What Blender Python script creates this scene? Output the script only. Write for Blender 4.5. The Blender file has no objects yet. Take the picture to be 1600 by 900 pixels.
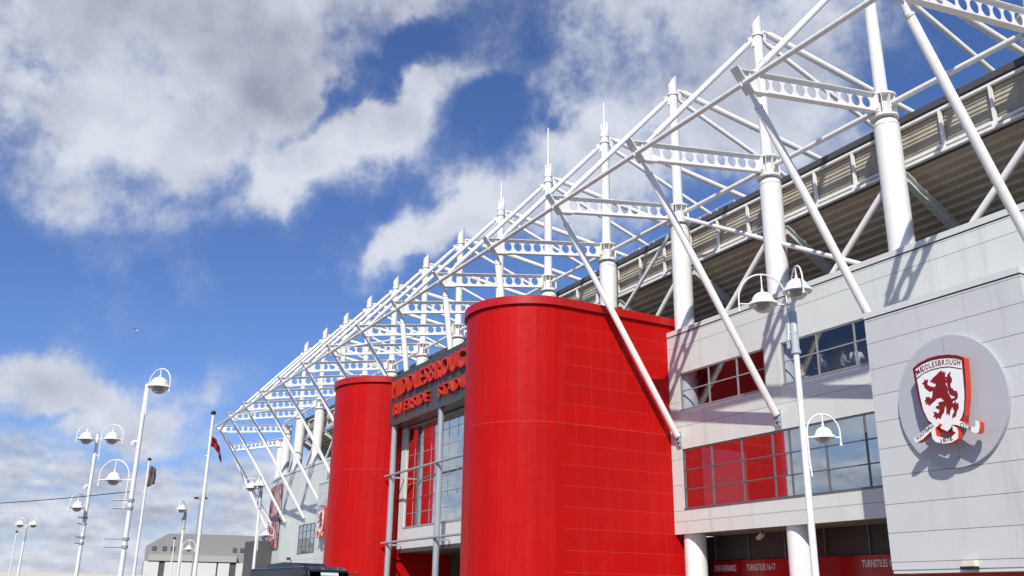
import bpy, math, random
from math import radians, sin, cos, pi, sqrt, atan2
from mathutils import Vector, Matrix
random.seed(7)
sc = bpy.context.scene
COL = sc.collection

# ------------------------------------------------------------------ camera
cd = bpy.data.cameras.new('camera'); cam = bpy.data.objects.new('camera', cd); COL.objects.link(cam)
R_ = Vector((0.4917435, 0.87065172, 0.01240591)); U_ = Vector((0.27196294, -0.16710807, 0.94768721)); F_ = Vector((-0.82717863, 0.46264508, 0.31895931))
m = Matrix((R_, U_, -F_)).transposed().to_4x4(); m.translation = (0, 0, 1.6); cam.matrix_world = m
cd.sensor_width = 36; cd.lens = 1450 / 1600 * 36; cd.clip_start = .1; cd.clip_end = 5000
sc.camera = cam
sc.render.resolution_x, sc.render.resolution_y = 1024, 576

# ------------------------------------------------------------------ light and exposure
SUNV = Vector((1.15, -1.0, 1.335)).normalized()
SUN_EL = math.asin(SUNV.z); SUN_AZ = atan2(SUNV.x, SUNV.y)
sd = bpy.data.lights.new('sun', 'SUN'); sun = bpy.data.objects.new('sun', sd); COL.objects.link(sun)
sd.energy = 4.3; sd.angle = radians(.5); sd.color = (1, .95, .85)
sun.rotation_euler = (-SUNV).to_track_quat('-Z', 'Y').to_euler(); sun.location = (20, -20, 60)
vs = sc.view_settings; vs.view_transform = 'Standard'; vs.look = 'None'; vs.gamma = 1; vs.exposure = 0.2; vs.use_curve_mapping = False

# ------------------------------------------------------------------ world: sky with clouds placed by direction
W = bpy.data.worlds.new('World'); sc.world = W; W.use_nodes = True
nt = W.node_tree; nt.nodes.clear()
SKY_S = .12
def wn(t, **k):
    n = nt.nodes.new(t)
    for a, b in k.items(): setattr(n, a, b)
    return n
def wm(op, a, b=None, c=None, clamp=False):
    n = nt.nodes.new('ShaderNodeMath'); n.operation = op; n.use_clamp = clamp
    for i, v in enumerate((a, b, c)):
        if v is None: continue
        if isinstance(v, (int, float)): n.inputs[i].default_value = v
        else: nt.links.new(v, n.inputs[i])
    return n.outputs[0]
def wss(v, lo, hi):
    n = nt.nodes.new('ShaderNodeMapRange'); n.interpolation_type = 'SMOOTHSTEP'
    nt.links.new(v, n.inputs[0]); n.inputs[1].default_value = lo; n.inputs[2].default_value = hi
    return n.outputs[0]
def wnoise(vec, scale, detail, rough, off=(0, 0, 0)):
    mp = nt.nodes.new('ShaderNodeMapping'); mp.inputs['Location'].default_value = off; nt.links.new(vec, mp.inputs[0])
    n = nt.nodes.new('ShaderNodeTexNoise'); n.inputs['Scale'].default_value = scale; n.inputs['Detail'].default_value = detail; n.inputs['Roughness'].default_value = rough
    nt.links.new(mp.outputs[0], n.inputs['Vector']); return n
tc = wn('ShaderNodeTexCoord'); D = tc.outputs['Generated']
sp = wn('ShaderNodeSeparateXYZ'); nt.links.new(D, sp.inputs[0]); dx, dy, dz = sp.outputs
PSI = radians(60.7815)
fa = wm('ADD', wm('MULTIPLY', dx, -sin(PSI)), wm('MULTIPLY', dy, cos(PSI)))
fb = wm('ADD', wm('MULTIPLY', dx, cos(PSI)), wm('MULTIPLY', dy, sin(PSI)))
u0 = wm('MULTIPLY', wm('ARCTAN2', fb, fa), 57.29578)
v0 = wm('MULTIPLY', wm('ARCSINE', wm('MINIMUM', wm('MAXIMUM', dz, -1), 1)), 57.29578)
w1 = wnoise(D, 7.0, 7, .55); wsep = wn('ShaderNodeSeparateColor'); nt.links.new(w1.outputs['Color'], wsep.inputs[0])
u = wm('ADD', u0, wm('MULTIPLY', wm('SUBTRACT', wsep.outputs[0], .5), 11))
v = wm('ADD', v0, wm('MULTIPLY', wm('SUBTRACT', wsep.outputs[1], .5), 9))
def blob(u_, v_, ru, rv, rot, amp, soft=(-.15, 1.45)):
    a = radians(rot); du = wm('SUBTRACT', u, u_); dv = wm('SUBTRACT', v, v_)
    p = wm('DIVIDE', wm('ADD', wm('MULTIPLY', du, cos(a)), wm('MULTIPLY', dv, sin(a))), ru)
    q = wm('DIVIDE', wm('SUBTRACT', wm('MULTIPLY', dv, cos(a)), wm('MULTIPLY', du, sin(a))), rv)
    d = wm('SQRT', wm('ADD', wm('MULTIPLY', p, p), wm('MULTIPLY', q, q)))
    s = wss(d, soft[0], soft[1])
    return wm('MULTIPLY', wm('SUBTRACT', 1, s), amp)
BL = [(-22, 33.2, 20, 5.0, 3, 1.5), (-27.5, 25.5, 8.5, 4.6, -12, 1.2), (-19.5, 26.8, 9, 3.2, 8, 1.05), (-27, 20.5, 9, 2.6, 0, .6), (-14.5, 29.5, 5, 2.2, -10, .7),
      (-11.5, 25.8, 7.5, 2.9, 38, 1.05), (-5.2, 29.4, 5.5, 2.8, 25, 1.0), (-15.5, 23.4, 4.5, 1.6, 25, .8), (0, 31.5, 3, 1.5, 0, .5),
      (6, 34.5, 7, 3.2, 0, 1.0), (14, 35.5, 8, 3.5, 0, .8), (-2.5, 25.0, 5.5, 2.3, 25, .95), (4, 28.3, 5, 3.3, 40, .9), (4, 23.5, 8, 2.8, 10, .9), (-7.6, 19.8, 3.0, 1.5, 30, .95), (-4.8, 22.4, 4.2, 1.7, 30, .95), (12, 28, 8, 5, 0, 1.05), (18, 31, 6.5, 5, 0, 1.0), (20, 25, 6, 4, 0, .7), (24, 34, 4, 3, 0, .7),
      (-28.7, 10.9, 3.8, 2.3, 8, 1.3), (-22.6, 10.6, 4.6, 2.7, 15, 1.4), (-19, 9.0, 3, 1.2, 0, .6),
      (-24, 38.5, 30, 4, 0, .9), (-78, 10.5, 26, 5.5, 0, 1.0)]
acc = None
for b in BL:
    o = blob(*b); acc = o if acc is None else wm('ADD', acc, o)
HOLES = [(-6.0, 32.6, 3.2, 1.3, 25, .7), (0.6, 30.2, 2.6, 1.8, 20, .9), (26.5, 27, 4, 3.0, 0, .5), (-31, 28.2, 2.0, .7, 0, .5), (-12.0, 29.0, 3.0, 1.1, 40, .85), (-8.5, 31.0, 2.0, .9, 38, .5), (-25.6, 9.2, 1.6, .6, 30, .5)]
for b in HOLES: acc = wm('SUBTRACT', acc, blob(*b))
band = wm('MULTIPLY', wm('SUBTRACT', 1, wss(v, 6.6, 9.0)), 1.15)          # bank of low cloud all round the horizon
outside = wss(wm('ABSOLUTE', u0), 40, 60)
gen = wnoise(D, 2.3, 3, .5, (3.1, 1.7, .4)).outputs['Fac']
acc = wm('ADD', acc, wm('MULTIPLY', outside, wss(gen, .50, .68)))
def fbm(off=(0, 0, 0)):
    a = wnoise(D, 8, 12, .63, off).outputs['Fac']; b = wnoise(D, 34, 9, .62, off).outputs['Fac']
    return wm('ADD', wm('MULTIPLY', a, .84), wm('MULTIPLY', b, .16))
f1 = fbm(); OS = .018
f2 = fbm((-SUNV.x * OS, -SUNV.y * OS, -SUNV.z * OS))
den = wm('ADD', wm('MINIMUM', acc, 1.25), wm('MULTIPLY', wm('SUBTRACT', f1, .5), 2.7))
mask = wm('ADD', wm('MULTIPLY', wss(den, .36, 1.12), .62), wm('MULTIPLY', wss(den, .05, 1.0), .35))
# layers near the horizon: noise squeezed in elevation
cv = wn('ShaderNodeCombineXYZ'); nt.links.new(wm('MULTIPLY', u0, .12), cv.inputs[0]); nt.links.new(wm('MULTIPLY', v0, .26), cv.inputs[1])
lay = wnoise(cv.outputs[0], 1.7, 10, .60).outputs['Fac']
cv2 = wn('ShaderNodeCombineXYZ'); nt.links.new(wm('MULTIPLY', u0, .12), cv2.inputs[0]); nt.links.new(wm('ADD', wm('MULTIPLY', v0, .26), .10), cv2.inputs[1])
lay2 = wnoise(cv2.outputs[0], 1.7, 10, .60).outputs['Fac']
lowz = wm('SUBTRACT', 1, wss(v0, 7.0, 9.5))
mlow = wm('MULTIPLY', band, wm('ADD', .52, wm('MULTIPLY', wss(lay, .36, .56), .45)))
mask = wm('MAXIMUM', mask, wm('MINIMUM', mlow, .97))
thick = wm('ADD', wm('ADD', blob(-21, 33.2, 19, 5.6, -2, .95, (-.2, 1.35)), blob(-15, 29.2, 8, 2.2, -8, .35, (-.2, 1.3))), wm('ADD', blob(14, 33, 10, 5, 0, .35, (-.2, 1.3)), blob(18, 29, 8, 6, 0, .35, (-.2, 1.3))))
thick = wm('ADD', thick, wm('ADD', blob(-78, 10.5, 26, 7, 0, .9), wm('ADD', blob(-29, 8.6, 3.5, .8, 5, .35), blob(-22.5, 8.4, 4.5, .9, 5, .35))))
r1 = wnoise(D, 7, 5, .5).outputs['Fac']; r2 = wnoise(D, 7, 5, .5, (-SUNV.x * .03, -SUNV.y * .03, -SUNV.z * .03)).outputs['Fac']
relief = wm('ADD', wm('MULTIPLY', wm('SUBTRACT', r1, r2), 2.2), wm('MULTIPLY', wm('SUBTRACT', f1, f2), .6))
lrel = wm('MULTIPLY', lowz, wm('ADD', wm('MULTIPLY', wm('SUBTRACT', lay, lay2), 2.6), -.16))
core = wm('MULTIPLY', wss(den, .8, 2.2), -.28)
lum = wm('ADD', wm('ADD', wm('SUBTRACT', .90, wm('MULTIPLY', wm('MINIMUM', thick, 1.1), .56)), wm('ADD', lrel, core)), relief, None, True)
cr = wn('ShaderNodeMix', data_type='RGBA'); nt.links.new(lum, cr.inputs[0])
cr.inputs[6].default_value = (.29, .315, .43, 1); cr.inputs[7].default_value = (.72, .76, .85, 1)
st = wn('ShaderNodeTexSky'); st.sky_type = 'NISHITA'; st.sun_disc = False; st.sun_elevation = SUN_EL; st.sun_rotation = SUN_AZ
st.air_density = 1.0; st.dust_density = .2; st.ozone_density = 2.5; st.altitude = 0
tn = wn('ShaderNodeMix', data_type='RGBA', blend_type='MULTIPLY'); tn.inputs[0].default_value = 1; nt.links.new(st.outputs[0], tn.inputs[6]); tn.inputs[7].default_value = (.50, .61, .90, 1)
b1 = wn('ShaderNodeBackground'); nt.links.new(tn.outputs[2], b1.inputs[0]); b1.inputs[1].default_value = SKY_S
b2 = wn('ShaderNodeBackground'); nt.links.new(cr.outputs[2], b2.inputs[0]); b2.inputs[1].default_value = .86
mx = wn('ShaderNodeMixShader'); nt.links.new(mask, mx.inputs[0]); nt.links.new(b1.outputs[0], mx.inputs[1]); nt.links.new(b2.outputs[0], mx.inputs[2])
wo = wn('ShaderNodeOutputWorld'); nt.links.new(mx.outputs[0], wo.inputs[0])

# ------------------------------------------------------------------ materials
def newmat(name):
    M = bpy.data.materials.new(name); M.use_nodes = True; return M, M.node_tree, M.node_tree.nodes['Principled BSDF']
def nm(t, op, a, b=None, c=None, clamp=False):
    n = t.nodes.new('ShaderNodeMath'); n.operation = op; n.use_clamp = clamp
    for i, v_ in enumerate((a, b, c)):
        if v_ is None: continue
        if isinstance(v_, (int, float)): n.inputs[i].default_value = v_
        else: t.links.new(v_, n.inputs[i])
    return n.outputs[0]
def pos(t):
    g = t.nodes.new('ShaderNodeNewGeometry'); s = t.nodes.new('ShaderNodeSeparateXYZ'); t.links.new(g.outputs['Position'], s.inputs[0])
    return g.outputs['Position'], s.outputs, g
def tnoise(t, vec, scale, detail=4, rough=.55, sx=(1, 1, 1)):
    mp = t.nodes.new('ShaderNodeMapping'); mp.inputs['Scale'].default_value = sx; t.links.new(vec, mp.inputs[0])
    n = t.nodes.new('ShaderNodeTexNoise'); n.inputs['Scale'].default_value = scale; n.inputs['Detail'].default_value = detail; n.inputs['Roughness'].default_value = rough
    t.links.new(mp.outputs[0], n.inputs['Vector']); return n.outputs['Fac']
def scaled(t, col, fac):
    v_ = t.nodes.new('ShaderNodeVectorMath'); v_.operation = 'SCALE'; v_.inputs[0].default_value = col; t.links.new(fac, v_.inputs['Scale']); return v_.outputs[0]
def paint(name, col, rough=.4, metal=0, var=.08, scale=1.5, streak=.0, coat=0, bump=0):
    M, t, b = newmat(name); P, xyz, g = pos(t)
    n = tnoise(t, P, scale, 5, .6)
    f = nm(t, 'ADD', 1 - var, nm(t, 'MULTIPLY', n, 2 * var))
    if streak:
        s = tnoise(t, P, 1.0, 5, .65, (5, 5, .18)); ss = t.nodes.new('ShaderNodeMapRange'); t.links.new(s, ss.inputs[0]); ss.inputs[1].default_value = .52; ss.inputs[2].default_value = .75
        f = nm(t, 'MULTIPLY', f, nm(t, 'SUBTRACT', 1, nm(t, 'MULTIPLY', ss.outputs[0], streak)))
    t.links.new(scaled(t, col, f), b.inputs['Base Color'])
    r = nm(t, 'ADD', rough - .06, nm(t, 'MULTIPLY', tnoise(t, P, scale * 3, 3), .12)); t.links.new(r, b.inputs['Roughness'])
    b.inputs['Metallic'].default_value = metal; b.inputs['Coat Weight'].default_value = coat
    if bump:
        bn = t.nodes.new('ShaderNodeBump'); bn.inputs['Strength'].default_value = bump; bn.inputs['Distance'].default_value = .02
        t.links.new(tnoise(t, P, 30, 4), bn.inputs['Height']); t.links.new(bn.outputs[0], b.inputs['Normal'])
    return M
def clad(name, col, seams, rough=.42, pw=3.0, extra=(), xlim=0):
    """flat cladding panels: dark joints at the given heights, faint vertical joints, each panel a touch different"""
    M, t, b = newmat(name); P, (x, y, z), g = pos(t)
    line = None; cell = None
    for s in seams:
        l = nm(t, 'LESS_THAN', nm(t, 'ABSOLUTE', nm(t, 'SUBTRACT', z, s)), .011); line = l if line is None else nm(t, 'ADD', line, l)
        c_ = nm(t, 'GREATER_THAN', z, s); cell = c_ if cell is None else nm(t, 'ADD', cell, c_)
    for s in extra:
        l = nm(t, 'MULTIPLY', nm(t, 'LESS_THAN', nm(t, 'ABSOLUTE', nm(t, 'SUBTRACT', z, s)), .011), nm(t, 'LESS_THAN', nm(t, 'ABSOLUTE', nm(t, 'SUBTRACT', x, xlim)), .5)); line = nm(t, 'ADD', line, l)
    h = nm(t, 'ADD', nm(t, 'DIVIDE', nm(t, 'ADD', x, nm(t, 'MULTIPLY', y, .73)), pw), 100.0)
    hf = nm(t, 'FRACT', h); vl = nm(t, 'LESS_THAN', nm(t, 'ABSOLUTE', nm(t, 'SUBTRACT', hf, .5)), .006 / pw)
    wv = t.nodes.new('ShaderNodeTexWhiteNoise'); wv.noise_dimensions = '2D'
    cb = t.nodes.new('ShaderNodeCombineXYZ'); t.links.new(nm(t, 'FLOOR', nm(t, 'ADD', h, .5)), cb.inputs[0]); t.links.new(cell, cb.inputs[1]); t.links.new(cb.outputs[0], wv.inputs['Vector'])
    f = nm(t, 'ADD', .955, nm(t, 'MULTIPLY', wv.outputs['Value'], .06))
    n = tnoise(t, P, .55, 5, .6); f = nm(t, 'MULTIPLY', f, nm(t, 'ADD', .93, nm(t, 'MULTIPLY', n, .14)))
    s = tnoise(t, P, 1.0, 5, .65, (2.5, 2.5, .16)); ss = t.nodes.new('ShaderNodeMapRange'); t.links.new(s, ss.inputs[0]); ss.inputs[1].default_value = .54; ss.inputs[2].default_value = .78
    f = nm(t, 'MULTIPLY', f, nm(t, 'SUBTRACT', 1, nm(t, 'MULTIPLY', ss.outputs[0], .17)))
    f = nm(t, 'MULTIPLY', f, nm(t, 'SUBTRACT', 1, nm(t, 'MULTIPLY', nm(t, 'MINIMUM', line, 1), .72)))
    f = nm(t, 'MULTIPLY', f, nm(t, 'SUBTRACT', 1, nm(t, 'MULTIPLY', vl, .13)))
    t.links.new(scaled(t, col, f), b.inputs['Base Color'])
    b.inputs['Roughness'].default_value = rough
    bn = t.nodes.new('ShaderNodeBump'); bn.inputs['Strength'].default_value = .25; bn.inputs['Distance'].default_value = .05
    t.links.new(tnoise(t, P, .8, 3, .5), bn.inputs['Height']); t.links.new(bn.outputs[0], b.inputs['Normal'])
    return M
def steel():
    M, t, b = newmat('white_steel_paint'); P, xyz, g = pos(t)
    f = nm(t, 'ADD', .95, nm(t, 'MULTIPLY', tnoise(t, P, 1.3, 5, .6), .10))
    s1 = tnoise(t, P, 1.0, 6, .7, (5, 5, .25)); a = t.nodes.new('ShaderNodeMapRange'); t.links.new(s1, a.inputs[0]); a.inputs[1].default_value = .54; a.inputs[2].default_value = .80
    s2 = tnoise(t, P, .9, 6, .7); c = t.nodes.new('ShaderNodeMapRange'); t.links.new(s2, c.inputs[0]); c.inputs[1].default_value = .56; c.inputs[2].default_value = .78
    d = nm(t, 'ADD', nm(t, 'MULTIPLY', a.outputs[0], .38), nm(t, 'MULTIPLY', c.outputs[0], .30), None, True)
    mxn = t.nodes.new('ShaderNodeMix'); mxn.data_type = 'RGBA'; t.links.new(d, mxn.inputs[0]); t.links.new(scaled(t, (.80, .795, .77), f), mxn.inputs[6]); mxn.inputs[7].default_value = (.46, .42, .32, 1)
    t.links.new(mxn.outputs[2], b.inputs['Base Color']); b.inputs['Roughness'].default_value = .42; return M
WHITE = steel()
WHITE2 = paint('white_pole_paint', (.80, .80, .79), .35, 0, .04, 2, .06)
GREYST = paint('grey_galvanised_steel', (.36, .40, .43), .42, .25, .08, 2, .1)
WALL = clad('grey_cladding', (.63, .655, .62), [5.45, 10.2, 14.45, 15.04], .45, 3.05, (5.97, 7.25, 8.55, 11.5, 12.9), -37.85)
BOXM = clad('pale_grey_cladding', (.575, .58, .575), [3.0 + .971 * k for k in range(9)] + [11.62], .40, 6.1)
COPE = paint('coping_metal', (.61, .63, .60), .4, .0, .05)
DISC = paint('disc_grey', (.43, .445, .475), .35, 0, .04, 1.0)
# red cladding: horizontal joints on the flat flanks, one joint ring round the curved nose, streaks
def redclad():
    M, t, b = newmat('red_cladding'); P, (x, y, z), g = pos(t)
    flat = nm(t, 'GREATER_THAN', y, 24.35)
    tcd = t.nodes.new('ShaderNodeTexCoord'); so = t.nodes.new('ShaderNodeSeparateXYZ'); t.links.new(tcd.outputs['Object'], so.inputs[0])
    an = nm(t, 'MULTIPLY', nm(t, 'ARCTAN2', so.outputs[1], so.outputs[0]), 22 / pi); afr = nm(t, 'FRACT', nm(t, 'ADD', an, 100.5)); vl = nm(t, 'MULTIPLY', nm(t, 'LESS_THAN', nm(t, 'ABSOLUTE', nm(t, 'SUBTRACT', afr, .5)), .028), nm(t, 'SUBTRACT', 1, flat))
    wv2 = t.nodes.new('ShaderNodeTexWhiteNoise'); wv2.noise_dimensions = '1D'; t.links.new(nm(t, 'FLOOR', nm(t, 'ADD', an, 100.0)), wv2.inputs['W'])
    zz = nm(t, 'ADD', nm(t, 'SUBTRACT', z, 9.87), 50.0)
    fr = nm(t, 'FRACT', nm(t, 'ADD', zz, .5)); hl = nm(t, 'LESS_THAN', nm(t, 'ABSOLUTE', nm(t, 'SUBTRACT', fr, .5)), .013)
    ring = nm(t, 'LESS_THAN', nm(t, 'ABSOLUTE', nm(t, 'SUBTRACT', z, 9.88)), .022)
    wv = t.nodes.new('ShaderNodeTexWhiteNoise'); wv.noise_dimensions = '1D'; t.links.new(nm(t, 'FLOOR', zz), wv.inputs['W'])
    f = nm(t, 'ADD', 1.0, nm(t, 'MULTIPLY', flat, nm(t, 'MULTIPLY', nm(t, 'SUBTRACT', wv.outputs['Value'], .5), .10)))
    f = nm(t, 'MULTIPLY', f, nm(t, 'ADD', 1, nm(t, 'MULTIPLY', nm(t, 'SUBTRACT', 1, flat), nm(t, 'MULTIPLY', nm(t, 'SUBTRACT', wv2.outputs['Value'], .5), .09))))
    f = nm(t, 'MULTIPLY', f, nm(t, 'SUBTRACT', 1, nm(t, 'MULTIPLY', vl, .22)))
    f = nm(t, 'MULTIPLY', f, nm(t, 'ADD', .88, nm(t, 'MULTIPLY', tnoise(t, P, .45, 6, .65), .24)))
    s = tnoise(t, P, 1.0, 6, .65, (3.2, 3.2, .12)); ss = t.nodes.new('ShaderNodeMapRange'); t.links.new(s, ss.inputs[0]); ss.inputs[1].default_value = .5; ss.inputs[2].default_value = .8
    wet = ss.outputs[0]
    up = nm(t, 'GREATER_THAN', z, 9.88)
    f = nm(t, 'MULTIPLY', f, nm(t, 'ADD', .96, nm(t, 'MULTIPLY', up, .05)))
    # chalky pale specks and runs
    spk = tnoise(t, P, 2.6, 6, .7); sm = t.nodes.new('ShaderNodeMapRange'); t.links.new(spk, sm.inputs[0]); sm.inputs[1].default_value = .74; sm.inputs[2].default_value = .80
    pale = nm(t, 'ADD', nm(t, 'MULTIPLY', wet, .07), nm(t, 'MULTIPLY', sm.outputs[0], .16), None, True)
    line = nm(t, 'MINIMUM', nm(t, 'ADD', nm(t, 'MULTIPLY', hl, flat), ring), 1)
    mixn = t.nodes.new('ShaderNodeMix'); mixn.data_type = 'RGBA'; t.links.new(nm(t, 'ADD', pale, nm(t, 'MULTIPLY', line, .17), None, True), mixn.inputs[0])
    t.links.new(scaled(t, (.455, .0050, .0045), f), mixn.inputs[6]); mixn.inputs[7].default_value = (.45, .16, .14, 1)
    t.links.new(mixn.outputs[2], b.inputs['Base Color']); b.inputs['Roughness'].default_value = .42; b.inputs['Specular IOR Level'].default_value = .12
    bn = t.nodes.new('ShaderNodeBump'); bn.inputs['Strength'].default_value = .55; bn.inputs['Distance'].default_value = .06
    t.links.new(tnoise(t, P, .9, 3, .5), bn.inputs['Height']); t.links.new(bn.outputs[0], b.inputs['Normal'])
    return M
RED = redclad()
REDP = paint('red_paint', (.44, .006, .005), .38, 0, .06)
REDLET = paint('red_letter', (.54, .034, .014), .35, 0, .05)
SIGNRED = paint('sign_red', (.36, .005, .006), .3, 0, .06)
MAROON = paint('crest_dark_red', (.15, .004, .008), .35, 0, .05, 4)
CRESTSIDE = paint('crest_side_red', (.62, .05, .025), .4, 0, .05)
CRESTWHITE = paint('crest_white', (.80, .80, .79), .35, 0, .03)
FASCIA = paint('dark_grey_metal', (.080, .070, .066), .34, .2, .12, .8)
FRAMEM = paint('window_frame_grey', (.16, .165, .175), .4, .4, .06)
FRAMEL = paint('mullion_grey', (.34, .35, .36), .4, .3, .06)
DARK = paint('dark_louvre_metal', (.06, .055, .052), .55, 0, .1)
LOUV = paint('louvre_blade_metal', (.14, .118, .105), .55, 0, .1)
BLACKM = paint('black_metal', (.012, .012, .014), .4, 0, .1)
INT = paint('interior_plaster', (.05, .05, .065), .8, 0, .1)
SOFF = paint('soffit_concrete', (.47, .40, .30), .8, 0, .18, 2.2, .2)
ROOFM = paint('roof_edge_grey', (.085, .085, .09), .45, .1, .1)
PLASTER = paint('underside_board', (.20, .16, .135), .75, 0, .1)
def ribbed():
    M, t, b = newmat('beige_ribbed_sheet'); P, (x, y, z), g = pos(t)
    n = tnoise(t, P, 1.1, 6, .65); st_ = tnoise(t, P, 1.0, 5, .6, (3.5, 1, .3))
    f = nm(t, 'MULTIPLY', nm(t, 'ADD', .72, nm(t, 'MULTIPLY', n, .5)), nm(t, 'ADD', .78, nm(t, 'MULTIPLY', st_, .4)))
    gr = t.nodes.new('ShaderNodeMapRange'); t.links.new(tnoise(t, P, .6, 5, .7), gr.inputs[0]); gr.inputs[1].default_value = .52; gr.inputs[2].default_value = .72
    mixn = t.nodes.new('ShaderNodeMix'); mixn.data_type = 'RGBA'; t.links.new(nm(t, 'MULTIPLY', gr.outputs[0], .55), mixn.inputs[0])
    t.links.new(scaled(t, (.40, .365, .295), f), mixn.inputs[6]); mixn.inputs[7].default_value = (.24, .22, .12, 1)
    t.links.new(mixn.outputs[2], b.inputs['Base Color']); b.inputs['Roughness'].default_value = .7; return M
RIB = ribbed()
def glass(name, refl, tint, gcol=(.90, .93, .95, 1)):
    M = bpy.data.materials.new(name); M.use_nodes = True; t = M.node_tree; t.nodes.clear()
    o = t.nodes.new('ShaderNodeOutputMaterial'); g = t.nodes.new('ShaderNodeBsdfGlossy'); g.inputs['Roughness'].default_value = .0; g.inputs['Color'].default_value = gcol
    tr = t.nodes.new('ShaderNodeBsdfTransparent'); tr.inputs[0].default_value = tint
    P, xyz, ge = pos(t); bn = t.nodes.new('ShaderNodeBump'); bn.inputs['Strength'].default_value = .012; bn.inputs['Distance'].default_value = .1
    t.links.new(tnoise(t, P, .45, 2, .4), bn.inputs['Height']); t.links.new(bn.outputs[0], g.inputs['Normal'])
    fz = t.nodes.new('ShaderNodeFresnel'); fz.inputs['IOR'].default_value = 1.5
    fac = nm(t, 'ADD', refl, nm(t, 'MULTIPLY', fz.outputs[0], .5), None, True)
    mxs = t.nodes.new('ShaderNodeMixShader'); fac = nm(t, 'MULTIPLY', fac, nm(t, 'SUBTRACT', 1, ge.outputs['Backfacing'])); t.links.new(fac, mxs.inputs[0]); t.links.new(tr.outputs[0], mxs.inputs[1]); t.links.new(g.outputs[0], mxs.inputs[2]); t.links.new(mxs.outputs[0], o.inputs[0])
    return M
GLASS_UP = glass('clear_window_glass', .10, (.86, .88, .92, 1))
GLASS_LO = glass('mirror_window_glass', .76, (.35, .42, .45, 1), (.80, .86, .84, 1))
GLASS_VAN = glass('vehicle_glass', .08, (.04, .05, .06, 1))
def bowl_mat():
    M, t, b = newmat('lamp_bowl'); b.inputs['Base Color'].default_value = (.50, .45, .38, 1); b.inputs['Roughness'].default_value = .15; b.inputs['Transmission Weight'].default_value = .35; return M
BOWL = bowl_mat()
VAN = paint('dark_van_paint', (.012, .014, .022), .28, .2, .05, 2, 0, .5)
TYRE = paint('tyre_rubber', (.015, .015, .015), .8)
WARE = paint('warehouse_grey_sheet', (.25, .25, .255), .6, 0, .08, .3, .12)
WAREL = paint('warehouse_white_sheet', (.62, .62, .61), .55, 0, .05, .4, .08)
BEIGE = paint('beige_canopy', (.38, .365, .34), .6, 0, .06)
PALEW = paint('pale_boundary_wall', (.62, .58, .52), .8, 0, .06)
DGREY = paint('dark_grey_sheet', (.075, .08, .085), .6)
def asphalt():
    M, t, b = newmat('asphalt'); P, xyz, g = pos(t)
    f = nm(t, 'ADD', .7, nm(t, 'MULTIPLY', tnoise(t, P, 6, 8, .7), .6)); t.links.new(scaled(t, (.13, .126, .12), f), b.inputs['Base Color']); b.inputs['Roughness'].default_value = .85; return M
def paving():
    M, t, b = newmat('paving'); br = t.nodes.new('ShaderNodeTexBrick'); P, xyz, g = pos(t); t.links.new(P, br.inputs['Vector'])
    br.inputs['Scale'].default_value = 1; br.inputs['Color1'].default_value = (.36, .33, .30, 1); br.inputs['Color2'].default_value = (.30, .28, .26, 1); br.inputs['Mortar'].default_value = (.12, .12, .11, 1); br.inputs['Mortar Size'].default_value = .012
    t.links.new(br.outputs['Color'], b.inputs['Base Color']); b.inputs['Roughness'].default_value = .85; return M
ASPH, PAVE = asphalt(), paving()

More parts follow.
